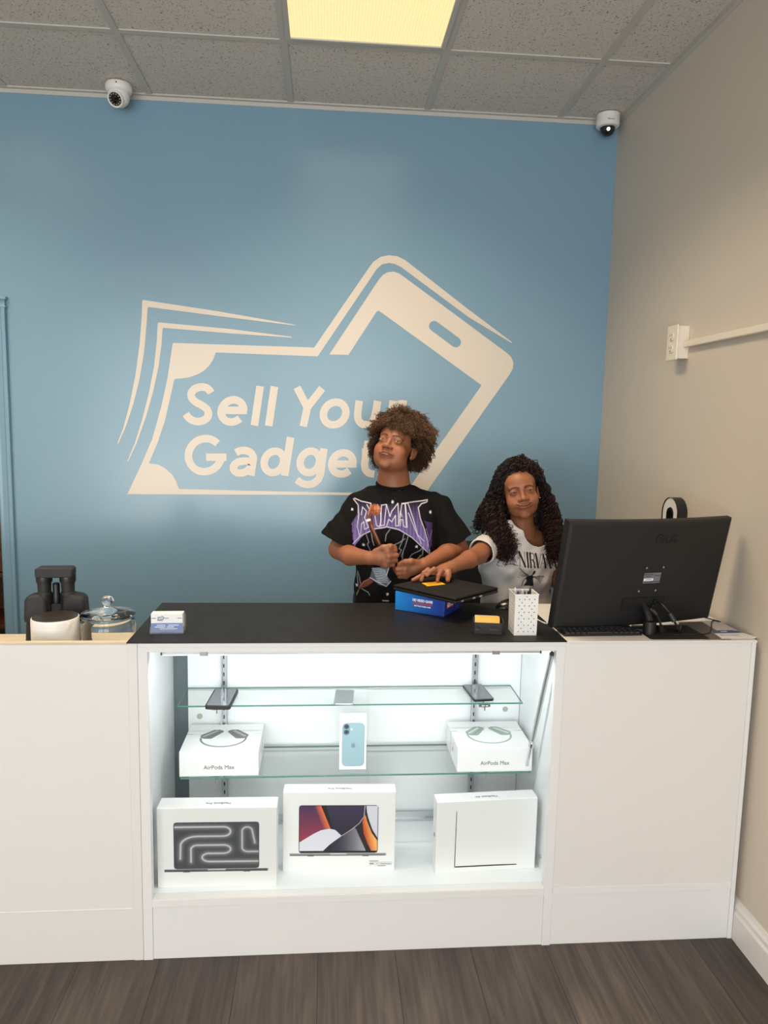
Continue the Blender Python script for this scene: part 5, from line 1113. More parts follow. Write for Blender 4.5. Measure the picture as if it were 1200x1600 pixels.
# her right arm (left in the picture): upper arm, forearm across the chest, fist
F.chain([(.100, .742, 1.265), (.030, .712, 1.105)], [.042, .0365], .008); F.chain([(.030, .712, 1.105), (.072, .630, 1.096), (.136, .545, 1.104)], [.0365, .0355, .0235], .010)
hand(F, (.136, .545, 1.104), (.170, .528, 1.108),
     [(.198, .512, 1.134), (.203, .509, 1.117), (.201, .511, 1.100), (.195, .516, 1.084)],
     [[(.226, .522, 1.137), (.224, .545, 1.136), (.203, .550, 1.134)], [(.232, .520, 1.119), (.229, .546, 1.118), (.207, .551, 1.117)],
      [(.229, .523, 1.101), (.226, .547, 1.100), (.205, .551, 1.100)], [(.220, .527, 1.084), (.217, .548, 1.084), (.199, .551, 1.085)]],
     [(.158, .532, 1.128), (.184, .517, 1.147), (.208, .514, 1.152), (.224, .524, 1.148)])
# her left arm (right in the picture): forearm down across to the fist by the laptop
F.chain([(.408, .742, 1.265), (.487, .700, 1.112)], [.042, .0365], .008); F.chain([(.487, .700, 1.112), (.430, .632, 1.105), (.330, .535, 1.080)], [.0365, .0355, .0225], .010)
hand(F, (.330, .535, 1.080), (.298, .522, 1.072),
     [(.268, .508, 1.088), (.262, .508, 1.073), (.262, .511, 1.058), (.268, .515, 1.045)],
     [[(.243, .516, 1.086), (.244, .536, 1.082), (.262, .542, 1.080)], [(.236, .516, 1.070), (.237, .538, 1.068), (.256, .544, 1.067)],
      [(.238, .519, 1.055), (.239, .540, 1.054), (.257, .546, 1.054)], [(.246, .523, 1.042), (.247, .540, 1.042), (.262, .546, 1.043)]],
     [(.305, .520, 1.092), (.282, .503, 1.101), (.262, .502, 1.099), (.250, .510, 1.094)])
P, Q = F.mesh(); P = smoothv(P, Q, 1, .35); base1 = np.array(srgb(147, 93, 64)[:3])
C = noise_col(P, base1, .05)
paint_head(P, C, R1, h1, S1h, base1, np.array(srgb(142, 86, 70)[:3]), np.array(srgb(48, 30, 22)[:3]), up, lo, gap, False)
np_obj('body', P, Q, M['skin1'], p1, o1, C); del F
eyes(T1, R1, S1h, p1, o1, (-.10, -1, .03))

# the shirt
def shirt(lo_, hi_, build_outer, build_inner, neck, hem_z, fold, fine, h=.0030):
    A = Field(lo_, hi_, h, fine); build_outer(A); B = Field(lo_, hi_, h, fine); build_inner(B)
    X, Y, Z = A.ax[0][:, None, None], A.ax[1][None, :, None], A.ax[2][None, None, :]
    w = fold(X, Y, Z).astype(np.float32); A.F += w; A.F = np.maximum(A.F, (hem_z-Z).astype(np.float32)); A.F = np.maximum(A.F, -(B.F+w+.0062)); del B
    for n_ in neck: A.cone(*n_, op='s')
    P, Q = A.mesh(); return smoothv(P, Q, 2, .5), Q
def o1f(A, cut=True):
    A.rbox((.256, .742, 1.02), (.160, .112, .235), .095, .05)
    A.chain([(.105, .745, 1.262), (.170, .748, 1.288), (.235, .750, 1.302), (.300, .748, 1.288), (.402, .745, 1.262)], [.056, .050, .050, .050, .056], .03)
    A.ell((.25, .735, 1.18), (.165, .122, .12), .05); A.ell((.235, .736, 1.285), (.098, .080, .072), .03)
    cL = ((.028, .712, 1.132), (-.50, -.12, -.83)) if cut else None; cR = ((.474, .712, 1.130), (.53, -.12, -.82)) if cut else None
    A.cone((.110, .745, 1.250), (.003, .705, 1.085), .066, .080, .02, cut=cL); A.cone((.400, .745, 1.250), (.500, .705, 1.082), .066, .078, .02, cut=cR)
fold1 = lambda X, Y, Z: (.0034*np.sin(34*(X-.25)+30*Z+3*np.sin(9*Z+X*4))*np.clip((1.3-Z)/.25, 0, 1)+.0022*np.sin(70*X-22*Z+2*np.sin(16*Z+Y*9)) + .0014*np.sin(120*X+60*Z+30*Y+2*np.sin(30*X)))
P, Q = shirt((-.09, .56, .76), (.60, .90, 1.40), lambda A: o1f(A, True), lambda A: o1f(A, False), [((.234, .735, 1.352), (.236, .735, 1.45), .058, .080, .004), ((.234, .660, 1.392), (.233, .60, 1.40), .046, .05, .006), ((.235, .75, 1.25), (.235, .745, 1.38), .052, .060, .004)], .80, fold1, [((.10, .60, .92), (.42, .64, 1.33), .0017)])
tone = np.array(srgb(20, 19, 19)[:3]); C = noise_col(P, tone, .10, 60)
U = 609+(P[:, 0]-.214)*428; V = 759-(P[:, 2]-1.354)*428
nrm_front = (P[:, 1] < .70) & (P[:, 0] > .075) & (P[:, 0] < .435)
idx = np.nonzero(nrm_front)[0]; u, v, c = U[idx], V[idx], C[idx].copy()
zz = lambda pts: [(500+x/5.0, 740+y/5.0) for x, y in pts]       # print layout units
white, purp, lil = srgb(226, 222, 232), srgb(104, 84, 150), srgb(158, 142, 196)
body_ = zz([(258, 205), (330, 232), (520, 240), (640, 232), (780, 218), (852, 212), (800, 240), (775, 270), (790, 360), (830, 480), (878, 640), (800, 560), (700, 475), (600, 430), (520, 415), (440, 430), (350, 480), (290, 560), (272, 590), (262, 520), (250, 400), (290, 330), (300, 270)])
k = in_poly(u, v, body_); tt = np.clip((v-784)/(850-784), 0, 1)[:, None]; g = np.array(srgb(30, 26, 38)[:3])*(1-tt)**1.5+np.array(srgb(150, 130, 198)[:3])*tt*(1.0); sp_ = (np.sin(u*1.1)+1.3)/2.3
c[k] = (g*(.55+.45*sp_[:, None]))[k]
W_ = lambda L_, w=1.1, col=white, a=.9: p_line(c, u, v, zz(L_), w, col, .8, a)
W_([(258, 200), (330, 228), (400, 238), (395, 300), (370, 250)]); W_([(258, 205), (300, 255), (305, 330), (292, 420), (315, 500), (322, 470), (325, 400), (345, 380), (350, 440), (380, 420), (350, 350), (365, 300), (335, 270), (325, 330)], 1.0)
W_([(640, 230), (720, 222), (855, 206), (848, 220), (800, 232), (772, 262), (785, 340), (820, 430)]); W_([(262, 560), (330, 490), (420, 430), (520, 408), (620, 430), (720, 490), (880, 640), (860, 570), (820, 430)], 1.2)
W_([(425, 300), (440, 400), (465, 410), (475, 350), (470, 270), (450, 245), (425, 300)]); W_([(480, 245), (470, 400), (500, 395), (508, 320), (520, 240), (480, 245)], 1.0)
W_([(520, 240), (545, 330), (560, 290), (610, 230), (612, 400), (590, 400), (588, 320), (560, 370), (535, 350), (520, 400)]); W_([(612, 400), (640, 235), (665, 230), (672, 410), (650, 400), (645, 350), (630, 350), (625, 400)], 1.0); W_([(622, 330), (628, 290), (640, 330)], .8)
W_([(680, 410), (668, 230), (690, 228), (740, 380), (765, 470), (820, 522)]); W_([(690, 300), (740, 420), (800, 545)], .9)
for Lp in ([(365, 480), (385, 540), (375, 560), (400, 610)], [(400, 455), (412, 520), (425, 560)], [(655, 460), (645, 520), (620, 580), (640, 590), (600, 680), (590, 720)], [(688, 480), (670, 560), (655, 600), (640, 640), (660, 670), (680, 690), (688, 735)], [(655, 600), (650, 660), (635, 735)], [(545, 430), (515, 470), (510, 520)], [(570, 555), (625, 530), (665, 500)], [(700, 670), (730, 630), (790, 600), (815, 570), (812, 640)], [(290, 750), (320, 840), (330, 900), (300, 1000)], [(340, 930), (390, 950), (400, 970)], [(300, 800), (310, 900)]): W_(Lp, .9, srgb(190, 192, 206), .75)
def star6(x, y, r=3.2):
    q = [(500+x/5+(r if j % 2 == 0 else r*.38)*math.cos(j*PI/7), 740+y/5+(r if j % 2 == 0 else r*.38)*math.sin(j*PI/7)) for j in range(14)]; p_poly(c, u, v, q, srgb(220, 218, 226))
for x, y in ((568, 220), (250, 290), (870, 296), (347, 568), (762, 568), (542, 958), (300, 910)): star6(x, y)
brn, brd, brl = srgb(112, 68, 50), srgb(66, 38, 30), srgb(176, 122, 98)
p_line(c, u, v, zz([(392, 350), (405, 430), (455, 530), (490, 590)]), 7, brd, 1); p_line(c, u, v, zz([(390, 350), (412, 430), (462, 535)]), 4, brn, 1); p_line(c, u, v, zz([(400, 400), (440, 480), (470, 550)]), 1, brl, 1)
p_line(c, u, v, zz([(385, 300), (380, 345)]), 4, brn, 1); p_line(c, u, v, zz([(372, 368), (388, 362)]), 3.5, white, 1); p_disc(c, u, v, zz([(432, 283)])[0], 8.6, srgb(134, 80, 56), 1); p_disc(c, u, v, zz([(445, 272)])[0], 4.5, srgb(206, 142, 108), 3, .6)
W_([(400, 250), (385, 290), (378, 320)], 2.2, brl); W_([(440, 236), (438, 330)], .7, brd); W_([(402, 290), (465, 282)], .7, brd)
p_disc(c, u, v, zz([(538, 575)])[0], 7, srgb(120, 72, 50), 1); W_([(515, 570), (530, 545), (555, 550), (562, 590)], 1.2, srgb(220, 200, 190)); W_([(545, 590), (552, 610)], 2, srgb(230, 220, 214))
p_poly(c, u, v, zz([(420, 745), (470, 745), (530, 700), (555, 650), (575, 680), (545, 740), (530, 800), (565, 850), (530, 895), (470, 880), (400, 830)]), srgb(92, 98, 108))
for j in range(9): W_([(415+j*6, 752+j*13), (460+j*6, 748+j*14), (520+j*4, 765+j*13)], .8, srgb(214, 222, 232), .85)
W_([(545, 650), (560, 700), (530, 800)], .9); W_([(400, 830), (470, 862), (530, 895), (565, 852)], 1.1)
p_line(c, u, v, zz([(575, 690), (600, 770)]), 5, brn, 1); p_poly(c, u, v, zz([(395, 835), (430, 860), (380, 900), (330, 930), (310, 960), (320, 900), (350, 860)]), brn); W_([(395, 840), (350, 870), (325, 920)], 1, brl)
W_([(770, 720), (780, 680), (820, 660), (850, 690), (820, 700), (800, 740)], 1.4); W_([(775, 700), (840, 710)], 1.0); W_([(740, 720), (760, 690), (800, 640)], 2, srgb(190, 160, 90), .8)
p_poly(c, u, v, zz([(815, 360), (885, 380), (885, 560), (860, 600), (850, 440)]), srgb(74, 58, 106), .8); W_([(835, 420), (850, 480), (845, 560), (885, 440)], .8, lil)
W_([(505, 1011), (550, 1012)], 1.5, srgb(200, 200, 205)); C[idx] = c
np_obj('t_shirt', P, Q, M['tee'], p1, o1, C)
b = MB(); n = 48; pts = []
for k in range(n):
    a = 2*PI*k/n; sx_, sy_ = math.cos(a), math.sin(a); pts.append((.234+.0605*sx_, .7405+.062*sy_, 1.358+(.014*sy_ if sy_ > 0 else .014*sy_)-.0035))
b.tube([Vector(p)-Vector(o1) for p in pts], .0062, 10, closed=True); b.build('collar', mat('black_rib_knit', srgb(20, 19, 19), .9, spec=.12), p1, smooth=True)
# trousers and shoes (hidden behind the counter, standing on the floor)
def legs(name_p, org, hips, knees, feet, rads, m, shoe_c, toe=(0, -1, 0)):
    b_ = Field((min(h_[0] for h_ in hips+knees+feet)-.16, min(h_[1] for h_ in hips+knees+feet)-.2, .02), (max(h_[0] for h_ in hips+knees+feet)+.16, max(h_[1] for h_ in hips+knees+feet)+.2, hips[0][2]+.12), .009)
    c_ = (Vector(hips[0])+Vector(hips[1]))/2; b_.ell(c_+Vector((0, .01, .01)), (.150, .105, .11), .03)
    for h_, k_, f_ in zip(hips, knees, feet): b_.chain([h_, k_, (f_[0], f_[1], f_[2]+.07)], rads, .03)
    P, Q = b_.mesh(); np_obj('trousers', smoothv(P, Q, 2), Q, m, name_p, org)
    for f_ in feet:
        g = Field((f_[0]-.07, f_[1]-.24, f_[2]-.01), (f_[0]+.07, f_[1]+.10, f_[2]+.12), .005)
        g.ell((f_[0], f_[1]-.06, f_[2]+.035), (.046, .115, .036), .01); g.ell((f_[0], f_[1]+.02, f_[2]+.06), (.040, .055, .045), .03); g.half((0, 0, f_[2]+.012), (0, 0, -1))
        P, Q = g.mesh(); sh = np_obj('shoe', P, Q, shoe_c, name_p, org)
        mb = MB(); pr = [(.047*math.cos(a)*(1+.1*(math.sin(a) < 0)), -.048+.122*math.sin(a)) for a in [2*PI*k/28 for k in range(28)]]
        mb.prism(pr, lambda p, q, s: (f_[0]+p-org[0], f_[1]+q-org[1], s+f_[2]-org[2]), .0, .018); mb.build('sole', M['sole'], sh)
legs(p1, o1, [(.175, .745, .90), (.33, .745, .90)], [(.165, .735, .50), (.345, .735, .50)], [(.16, .76, .0), (.35, .76, .0)], [.085, .062, .052], M['denim'], M['blackrub'])
# afro: scalp layer and several thousand curls
def afro():
    st = []; Ri = np.array(R1)
    ctr = np.array(h1)+Ri @ (np.array((0, .012, .038))*S1h)
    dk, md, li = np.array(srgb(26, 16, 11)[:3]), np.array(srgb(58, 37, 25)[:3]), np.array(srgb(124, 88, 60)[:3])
    def lock(path, n_child, spread, tone, rad=.0030):
        path = np.array(path)
        for _ in range(n_child):
            o = rng.normal(size=3)*spread; k = np.linspace(1, .55, len(path))[:, None]; q = path+o*k+np.cumsum(rng.normal(size=path.shape)*.0006, axis=0)
            q = q[:max(5, int(len(q)*(.75+.25*rng.random())))]
            if len(q) < 4: continue
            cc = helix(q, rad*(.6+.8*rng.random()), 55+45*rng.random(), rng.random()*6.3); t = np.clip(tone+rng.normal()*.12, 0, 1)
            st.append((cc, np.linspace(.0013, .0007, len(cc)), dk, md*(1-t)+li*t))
    cnt = 0
    while cnt < 760:
        d = rng.normal(size=3); d /= np.linalg.norm(d)
        if d[2] < (-.92 if d[1] > .05 else -.66): continue
        if d[1] < -.35 and d[2] < (.40 if abs(d[0]) < .5 else .12): continue
        if abs(d[0]) > .72 and d[1] < .0 and d[2] < -.38: continue
        root = ctr+Ri @ (d*np.array((.070, .088, .079))*S1h); wd = Ri @ d
        part = abs(wd[0]-.10) < .13 and wd[2] > .6
        L_ = (.060+.022*rng.random())*(1-.38*max(wd[2], 0)**1.5)+.018*abs(wd[0])
        if part: L_ *= .62
        out = wd+rng.normal(size=3)*.17; out[0] += .25*np.sign(wd[0]-.10)*max(wd[2], 0)
        if d[1] < -.2: L_ = .052+.02*rng.random(); out = out+np.array((.2*np.sign(wd[0]+.1), -.35, 0))
        out /= np.linalg.norm(out); n = 14; p = root.copy(); path = [p.copy()]; v = out.copy()
        for j_ in range(n):
            v = v+np.array((0, 0, -1.))*(.07 if wd[2] > .2 else .13)+rng.normal(size=3)*.06; v /= np.linalg.norm(v); p = p+v*L_/n; path.append(p.copy())
        P_ = np.array(path); H = (P_-np.array(h1)) @ Ri/S1h
        bad = (H[:, 1] < -.045) & (H[:, 2] < .034+.016*rng.random()+.10*np.abs(H[:, 0]+.01)*(H[:, 0] < 0)) & (np.abs(H[:, 0]) < .052)
        bad |= (H[:, 0] > .058) & (H[:, 1] < .018) & (H[:, 1] > -.05) & (H[:, 2] < .000) & (H[:, 2] > -.05)
        bad |= (np.abs(H[:, 0]) >= .050) & (H[:, 1] < -.02) & (H[:, 2] < -.004) & (H[:, 2] > -.12) & (np.abs(H[:, 0]) < .075)
        bad |= P_[:, 2] < 1.392
        if bad.any(): path = path[:int(np.argmax(bad))]
        cnt += 1
        if len(path) < 5: continue
        lock(path, 11, .0060, .15+.75*rng.random()*np.clip((wd[2]+.45)/.9, .1, 1))  # lighter tips towards the top: sunlit highlights painted into the curl colour
    # loose locks hanging over the forehead
    for j_ in range(46):
        x = -.050+.104*rng.random(); root = np.array(h1)+Ri @ (np.array((x, -.066-.010*rng.random(), .090+.014*rng.random()))*S1h)
        zend = .020+.020*rng.random()+(.012 if x < -.01 else 0)
        p = root.copy(); v = Ri @ np.array((.4*(x/.05)+rng.normal()*.2, -.9, .35)); path = [p.copy()]
        for k in range(14):
            v = v+np.array((0, -.03, -.30)); v /= np.linalg.norm(v); p = p+v*.0062; path.append(p.copy())
        H = (np.array(path)-np.array(h1)) @ Ri/S1h; bad = H[:, 2] < zend
        if bad.any(): path = path[:max(int(np.argmax(bad)), 0)]
        if len(path) < 5: continue
        lock(path, 9, .0030, .35+.6*rng.random(), .0026)
    return st
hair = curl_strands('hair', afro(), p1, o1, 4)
G = Field((hb.x-.15, hb.y-.12, hb.z-.12), (hb.x+.17, hb.y+.16, hb.z+.19), .0045)
Rm = R1
G.ell(Vector(h1)+R1 @ Vector((0, .022, .046)), (.082, .092, .076), .01, R1)
for x in (-1, 1): G.ell(Vector(h1)+R1 @ Vector((x*.052, .062, -.010)), (.034, .038, .050), .02, R1)
G.ell(Vector(h1)+R1 @ Vector((0, -.088, -.015)), (.062, .075, .066), .012, R1, 's')
G.ell(Vector(h1)+R1 @ Vector((.085, -.012, -.020)), (.030, .030, .042), .008, R1, 's')
X, Y, Z = G.ax[0][:, None, None], G.ax[1][None, :, None], G.ax[2][None, None, :]
G.F += (.004*np.sin(150*X+40*Z)*np.sin(130*Y+60*X)*np.sin(140*Z)).astype(np.float32)
P, Q = G.mesh(); C = np.tile(np.array(srgb(28, 17, 12)[:3]), (len(P), 1)); np_obj('hair_base', P, Q, M['hair'], hair, (0, 0, 0), C)
hair.children[0].data.transform(Matrix.Translation((-o1[0], -o1[1], -o1[2])))

# ------------------------------------------------------------------ PERSON 2 (seated, long curls, white shirt)
o2 = (.735, .78, 0.0)
p2 = thing('person', 'seated person with long dark curls and white band t-shirt reaching for the laptop', 'person', o2)
R2, h2 = head_matrix((.712, .655, 1.339), -8, -11, -4); S2h = .96; hb = Vector(h2)
F = Field((.26, .34, .84), (1.0, .94, 1.46), .0036, [((hb.x-.10, hb.y-.125, hb.z-.13), (hb.x+.10, hb.y-.02, hb.z+.05), .0016), ((.26, .36, 1.03), (.43, .50, 1.11), .0022)])
T2, up, lo, gap = build_head(F, R2, h2, S2h, True, .86)
F.cone((.752, .775, 1.135), T2((0, .022, -.07)), .050, .043, .022)
F.ell((.745, .785, 1.03), (.130, .082, .135), .04); F.ell((.735, .785, .90), (.120, .085, .12), .05)
F.chain([(.635, .785, 1.135), (.745, .785, 1.150), (.862, .785, 1.135)], [.038, .044, .038], .04)
F.chain([(.632, .785, 1.135), (.548, .625, 1.103)], [.038, .0345], .008); F.chain([(.548, .625, 1.103), (.50, .56, 1.098), (.424, .478, 1.086)], [.0345, .0325, .0205], .010)
# hand spread on the laptop lid
LZT = TZ+H_+.019
hand(F, (.424, .478, 1.086), (.392, .455, 1.080),
     [(.338, .432, 1.078), (.350, .424, 1.080), (.367, .420, 1.079), (.384, .420, 1.076)],
     [[(.316, .424, 1.071), (.296, .414, 1.062), (.278, .405, LZT+.0075)], [(.330, .414, 1.090), (.314, .404, 1.080), (.306, .398, LZT+.0085)],
      [(.350, .404, 1.094), (.334, .396, 1.086), (.324, .392, 1.075)], [(.374, .402, 1.088), (.364, .394, 1.074), (.360, .392, LZT+.0085)]],
     [(.400, .446, 1.078), (.402, .424, 1.080), (.400, .408, 1.070), (.397, .398, LZT+.009)], fr=.0074)
# other arm resting towards the keyboard
F.chain([(.866, .785, 1.130), (.900, .745, .985)], [.040, .036], .02); F.chain([(.900, .745, .985), (.885, .60, 1.00)], [.036, .024], .02)
hand(F, (.885, .60, 1.00), (.878, .56, .998), [(.858, .532, 1.0), (.872, .524, 1.002), (.888, .526, 1.002), (.900, .534, .998)],
     [[(.852, .508, .998), (.850, .492, .992), (.849, .480, .986)], [(.870, .498, 1.0), (.869, .480, .993), (.868, .468, .986)], [(.888, .500, 1.0), (.888, .482, .993), (.888, .470, .986)], [(.904, .512, .996), (.905, .497, .991), (.906, .486, .986)]],
     [(.866, .566, .996), (.846, .548, .994), (.836, .530, .990), (.832, .518, .987)], fr=.0074)
P, Q = F.mesh(); P = smoothv(P, Q, 1, .35); base2 = np.array(srgb(150, 96, 67)[:3]); C = noise_col(P, base2, .04)
paint_head(P, C, R2, h2, S2h, base2, np.array(srgb(156, 90, 78)[:3]), np.array(srgb(40, 24, 18)[:3]), up, lo, gap, True)
np_obj('body', P, Q, M['skin2'], p2, o2, C); del F
eyes(T2, R2, S2h, p2, o2, (-.24, -1, .09))
for q in (-1, 1):
    b = MB(); b.ball(T2((q*.0745, -.012, -.0385))-Vector(o2), .0028, 12, 8); b.build('earring', M['chrome'], p2, smooth=True)
def o2f(A, cut=True):
    A.rbox((.738, .785, .985), (.135, .100, .20), .085, .03)
    A.chain([(.640, .785, 1.122), (.745, .785, 1.135), (.858, .785, 1.122)], [.048, .050, .048], .03)
    A.ell((.742, .775, 1.03), (.140, .112, .10), .04)
    cL = ((.565, .655, 1.108), (-.50, -.82, -.10)) if cut else None; cR = ((.886, .765, 1.030), (.20, -.10, -.95)) if cut else None
    A.cone((.642, .785, 1.122), (.530, .60, 1.098), .055, .051, .016, cut=cL); A.cone((.856, .785, 1.125), (.898, .755, 1.0), .052, .058, .016, cut=cR)
fold2 = lambda X, Y, Z: (.0046*np.sin(30*(X-.6)-34*Z+2.6*np.sin(11*Z+X*6))*np.clip((1.14-Z)/.15, 0, 1)+.0026*np.sin(62*X+38*Z+2*np.sin(18*Z))+.0014*np.sin(110*X-70*Z+30*Y))
P, Q = shirt((.48, .56, .78), (1.0, .94, 1.22), lambda A: o2f(A, True), lambda A: o2f(A, False), [((.762, .750, 1.215), (.757, .775, 1.30), .070, .08, .006), ((.795, .69, 1.185), (.82, .60, 1.200), .058, .07, .006), ((.750, .775, 1.10), (.750, .77, 1.22), .050, .066, .006)], .84, fold2, [((.69, .64, 1.02), (.86, .68, 1.10), .0014)])
C = noise_col(P, np.array(srgb(206, 202, 200)[:3]), .03, 40)
U = 838+(P[:, 0]-.777)*428; V = 855-(P[:, 2]-1.128)*428
idx = np.nonzero((P[:, 1] < .76) & (P[:, 0] > .60))[0]; u, v, c = U[idx], V[idx], C[idx].copy()
ink = srgb(34, 32, 34)
def glyph(ch, x, y, w, h, sk_):  # tall high-contrast capitals; y = baseline, down positive
    X_ = lambda a, t: (x+a*w+sk_*t*h*0, y-t*h+a*w*.10)
    th_, tn = 3.2, .9
    S = {'N': [([(0.05, 0), (0.05, 1)], tn), ([(.05, 1), (.9, 0)], th_), ([(.9, 0), (.9, 1)], tn)], 'I': [([(.5, 0), (.5, 1)], th_*1.05)],
         'R': [([(.12, 0), (.12, 1)], th_), ([(.12, 1), (.6, 1), (.82, .88), (.82, .65), (.6, .53), (.15, .53)], tn*1.6), ([(.55, .53), (.80, .35), (.85, .05), (1, 0)], th_*.8)],
         'V': [([(.02, 1), (.5, 0)], th_), ([(.5, 0), (.95, 1)], tn)], 'A': [([(.02, 0), (.45, 1)], tn), ([(.45, 1), (.95, 0)], th_), ([(.2, .35), (.7, .35)], tn)]}[ch]
    for pts, wd_ in S: p_line(c, u, v, [X_(a, t) for a, t in pts], wd_, ink, .8)
    for a in {'N': (.05, .9), 'I': (.5,), 'R': (.12,), 'V': (), 'A': (.02, .95)}[ch]: p_line(c, u, v, [X_(a-.13, 0), X_(a+.13, 0)], .7, ink, .7)
    for a in {'N': (.05, .9), 'I': (.5,), 'R': (.12,), 'V': (.02, .95), 'A': ()}[ch]: p_line(c, u, v, [X_(a-.13, 1), X_(a+.13, 1)], .7, ink, .7)
x0 = 812
for ch, w_, gp in (('N', 10.5, 1.2), ('I', 5, 1), ('R', 9, .6), ('V', 10, -1.0), ('A', 10, .6), ('N', 10.5, 1), ('A', 10, 0)):
    glyph(ch, x0, 886.5+(x0-812)*.10, w_, 22, 0); x0 += w_+gp
# winged figure
Z6 = lambda pts: [(700+x/5, 700+y/5) for x, y in pts]
p_poly(c, u, v, Z6([(672, 1000), (680, 975), (695, 970), (700, 985), (688, 1002), (676, 1012), (684, 1030), (678, 1060), (690, 1100), (604, 1100), (630, 1060), (622, 1030), (640, 1014), (662, 1012)]), ink)
p_line(c, u, v, Z6([(628, 1030), (600, 1060), (590, 1098)]), 1.4, ink, .7); p_line(c, u, v, Z6([(676, 1035), (684, 1080), (688, 1110)]), 1.4, ink, .7)
gy = srgb(96, 92, 92)
for j in range(7):
    p_line(c, u, v, Z6([(640, 1018), (600, 985+6*j), (575-4*j, 960+12*j)]), .8, gy, .8, .8); p_line(c, u, v, Z6([(680, 1025), (730, 1022+5*j), (775-5*j, 1028+9*j)]), .8, gy, .8, .8)
p_line(c, u, v, Z6([(640, 1012), (600, 985), (562, 950)]), 1.3, ink, .8); p_line(c, u, v, Z6([(680, 1024), (730, 1018), (778, 1026)]), 1.3, ink, .8)
C[idx] = c; np_obj('t_shirt', P, Q, M['teew'], p2, o2, C)
b = MB(); b.tube([Vector(p)-Vector(o2) for p in spline([(.835, .80, 1.178), (.838, .755, 1.176), (.832, .722, 1.155), (.829, .706, 1.13)], 8)], .0028, 8); b.build('strap', M['whitepl'], p2, smooth=True)
b = MB(); b.tube([Vector(p)-Vector(o2) for p in spline([(.799, .765, 1.196), (.796, .735, 1.185), (.783, .716, 1.163), (.772, .708, 1.148), (.757, .712, 1.150), (.722, .733, 1.172), (.708, .755, 1.185)], 8)], .0011, 6); b.build('necklace', mat('gold_chain', srgb(196, 156, 90), .3, 1), p2, smooth=True)
legs(p2, o2, [(.665, .80, .70), (.805, .80, .70)], [(.655, .56, .66), (.815, .56, .66)], [(.66, .62, .20), (.81, .62, .20)], [.080, .058, .045], M['denim'], M['blackrub'])
# long curls
def longhair():
    st = []; Ri = np.array(R2); ctr = np.array(h2)+Ri @ (np.array((0, .012, .038))*S2h); ax = np.array((.076, .094, .085))*S2h
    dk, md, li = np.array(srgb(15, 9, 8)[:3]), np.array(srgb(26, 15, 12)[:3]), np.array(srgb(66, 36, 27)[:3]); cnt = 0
    while cnt < 420:
        d = rng.normal(size=3); d /= np.linalg.norm(d)
        if d[2] < -.30 or (d[1] < -.55 and d[2] < .62) or (d[1] < -.1 and d[2] < .15): continue
        cnt += 1
        root = ctr+Ri @ (d*ax); side = 1 if d[0] > .02 else -1; back = d[1] > .55 and rng.random() < .8
        u_ = rng.random()**.8; f_ = np.clip(1-d[2], 0, 1)
        bx = (.800+.080*u_) if side > 0 else (.658-.064*u_); by = .715+.06*rng.random()+(.07 if back else 0); bz = h2[2]-.045-.05*rng.random()-.02*u_
        if back: ex, ey, ez = bx+rng.normal()*.02, .86+.02*rng.random(), 1.13+.05*rng.random()
        elif side < 0: ex, ey = .622+.094*rng.random(), .655+.018*rng.random(); ez = 1.050+.085*rng.random()+(.05 if ex < .635 else 0)
        else: ex, ey = .822+.072*rng.random(), .660+.03*rng.random(); ez = 1.040+.09*rng.random()
        out = Ri @ (d*ax*(1.25-.14*max(d[2], 0))); p1_ = ctr+out+np.array((side*.004, 0, -.004))
        wp = [root, p1_, (bx, by, bz), ((bx+ex)/2+side*.004, (by+ey)/2-.008, (bz+ez)/2), (ex, ey, ez)]
        path = np.array(spline(wp, 9))
        e = (path-ctr) @ Ri/(ax*1.03); m_ = np.linalg.norm(e, axis=1); k = m_ < 1
        path[k] = ctr+(e[k]/m_[k][:, None]*ax*1.03) @ Ri.T
        H = (path-np.array(h2)) @ Ri/S2h
        bad = (H[:, 1] < -.030) & (H[:, 2] < .064-.30*np.abs(H[:, 0])) & (np.abs(H[:, 0]) < .059) & (H[:, 2] > -.115)
        bad |= (H[:, 0] > .060) & (H[:, 1] < .02) & (H[:, 0] < .086) & (H[:, 2] < .024) & (H[:, 2] > -.046)
        bad |= (H[:, 0] < -.058) & (H[:, 0] > -.072) & (H[:, 1] < -.02) & (H[:, 2] < -.0) & (H[:, 2] > -.05)
        if bad.any():
            a_ = int(np.argmax(bad))
            if a_ < 8: path = path[len(bad)-int(np.argmax(bad[::-1])):]
            else: path = path[:a_]
        if len(path) < 7: continue
        tone = rng.random()**1.6; R0 = .0050+.0045*rng.random(); tp = 30+16*rng.random(); ph = rng.random()*6.3
        for _ in range(4):
            q = path+rng.normal(size=3)*np.linspace(.001, .0055, len(path))[:, None]+np.cumsum(rng.normal(size=path.shape)*.0007, axis=0)
            q = q[:max(7, int(len(q)*(.86+.14*rng.random())))]
            cc = helix(q, R0*(.8+.4*rng.random()), tp*(.97+.06*rng.random()), ph+rng.normal()*.5); N = len(cc)
            s_ = np.linspace(0, 1, N); w_ = np.interp(s_, (0, .16, .42, 1), (0, .15, 1, 1.1))[:, None]
            base_ = np.stack([np.interp(s_, np.linspace(0, 1, len(q)), q[:, i_]) for i_ in range(3)], 1); cc = base_*(1-w_)+cc*w_ if True else cc
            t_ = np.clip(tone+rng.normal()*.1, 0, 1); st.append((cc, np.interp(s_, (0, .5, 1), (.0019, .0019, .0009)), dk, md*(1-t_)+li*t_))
    return st
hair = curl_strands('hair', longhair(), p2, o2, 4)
G = Field((hb.x-.18, hb.y-.12, hb.z-.22), (hb.x+.20, hb.y+.17, hb.z+.16), .0042)
G.ell(Vector(h2)+R2 @ Vector((0, .018, .040)), (.080, .094, .079), .01, R2)
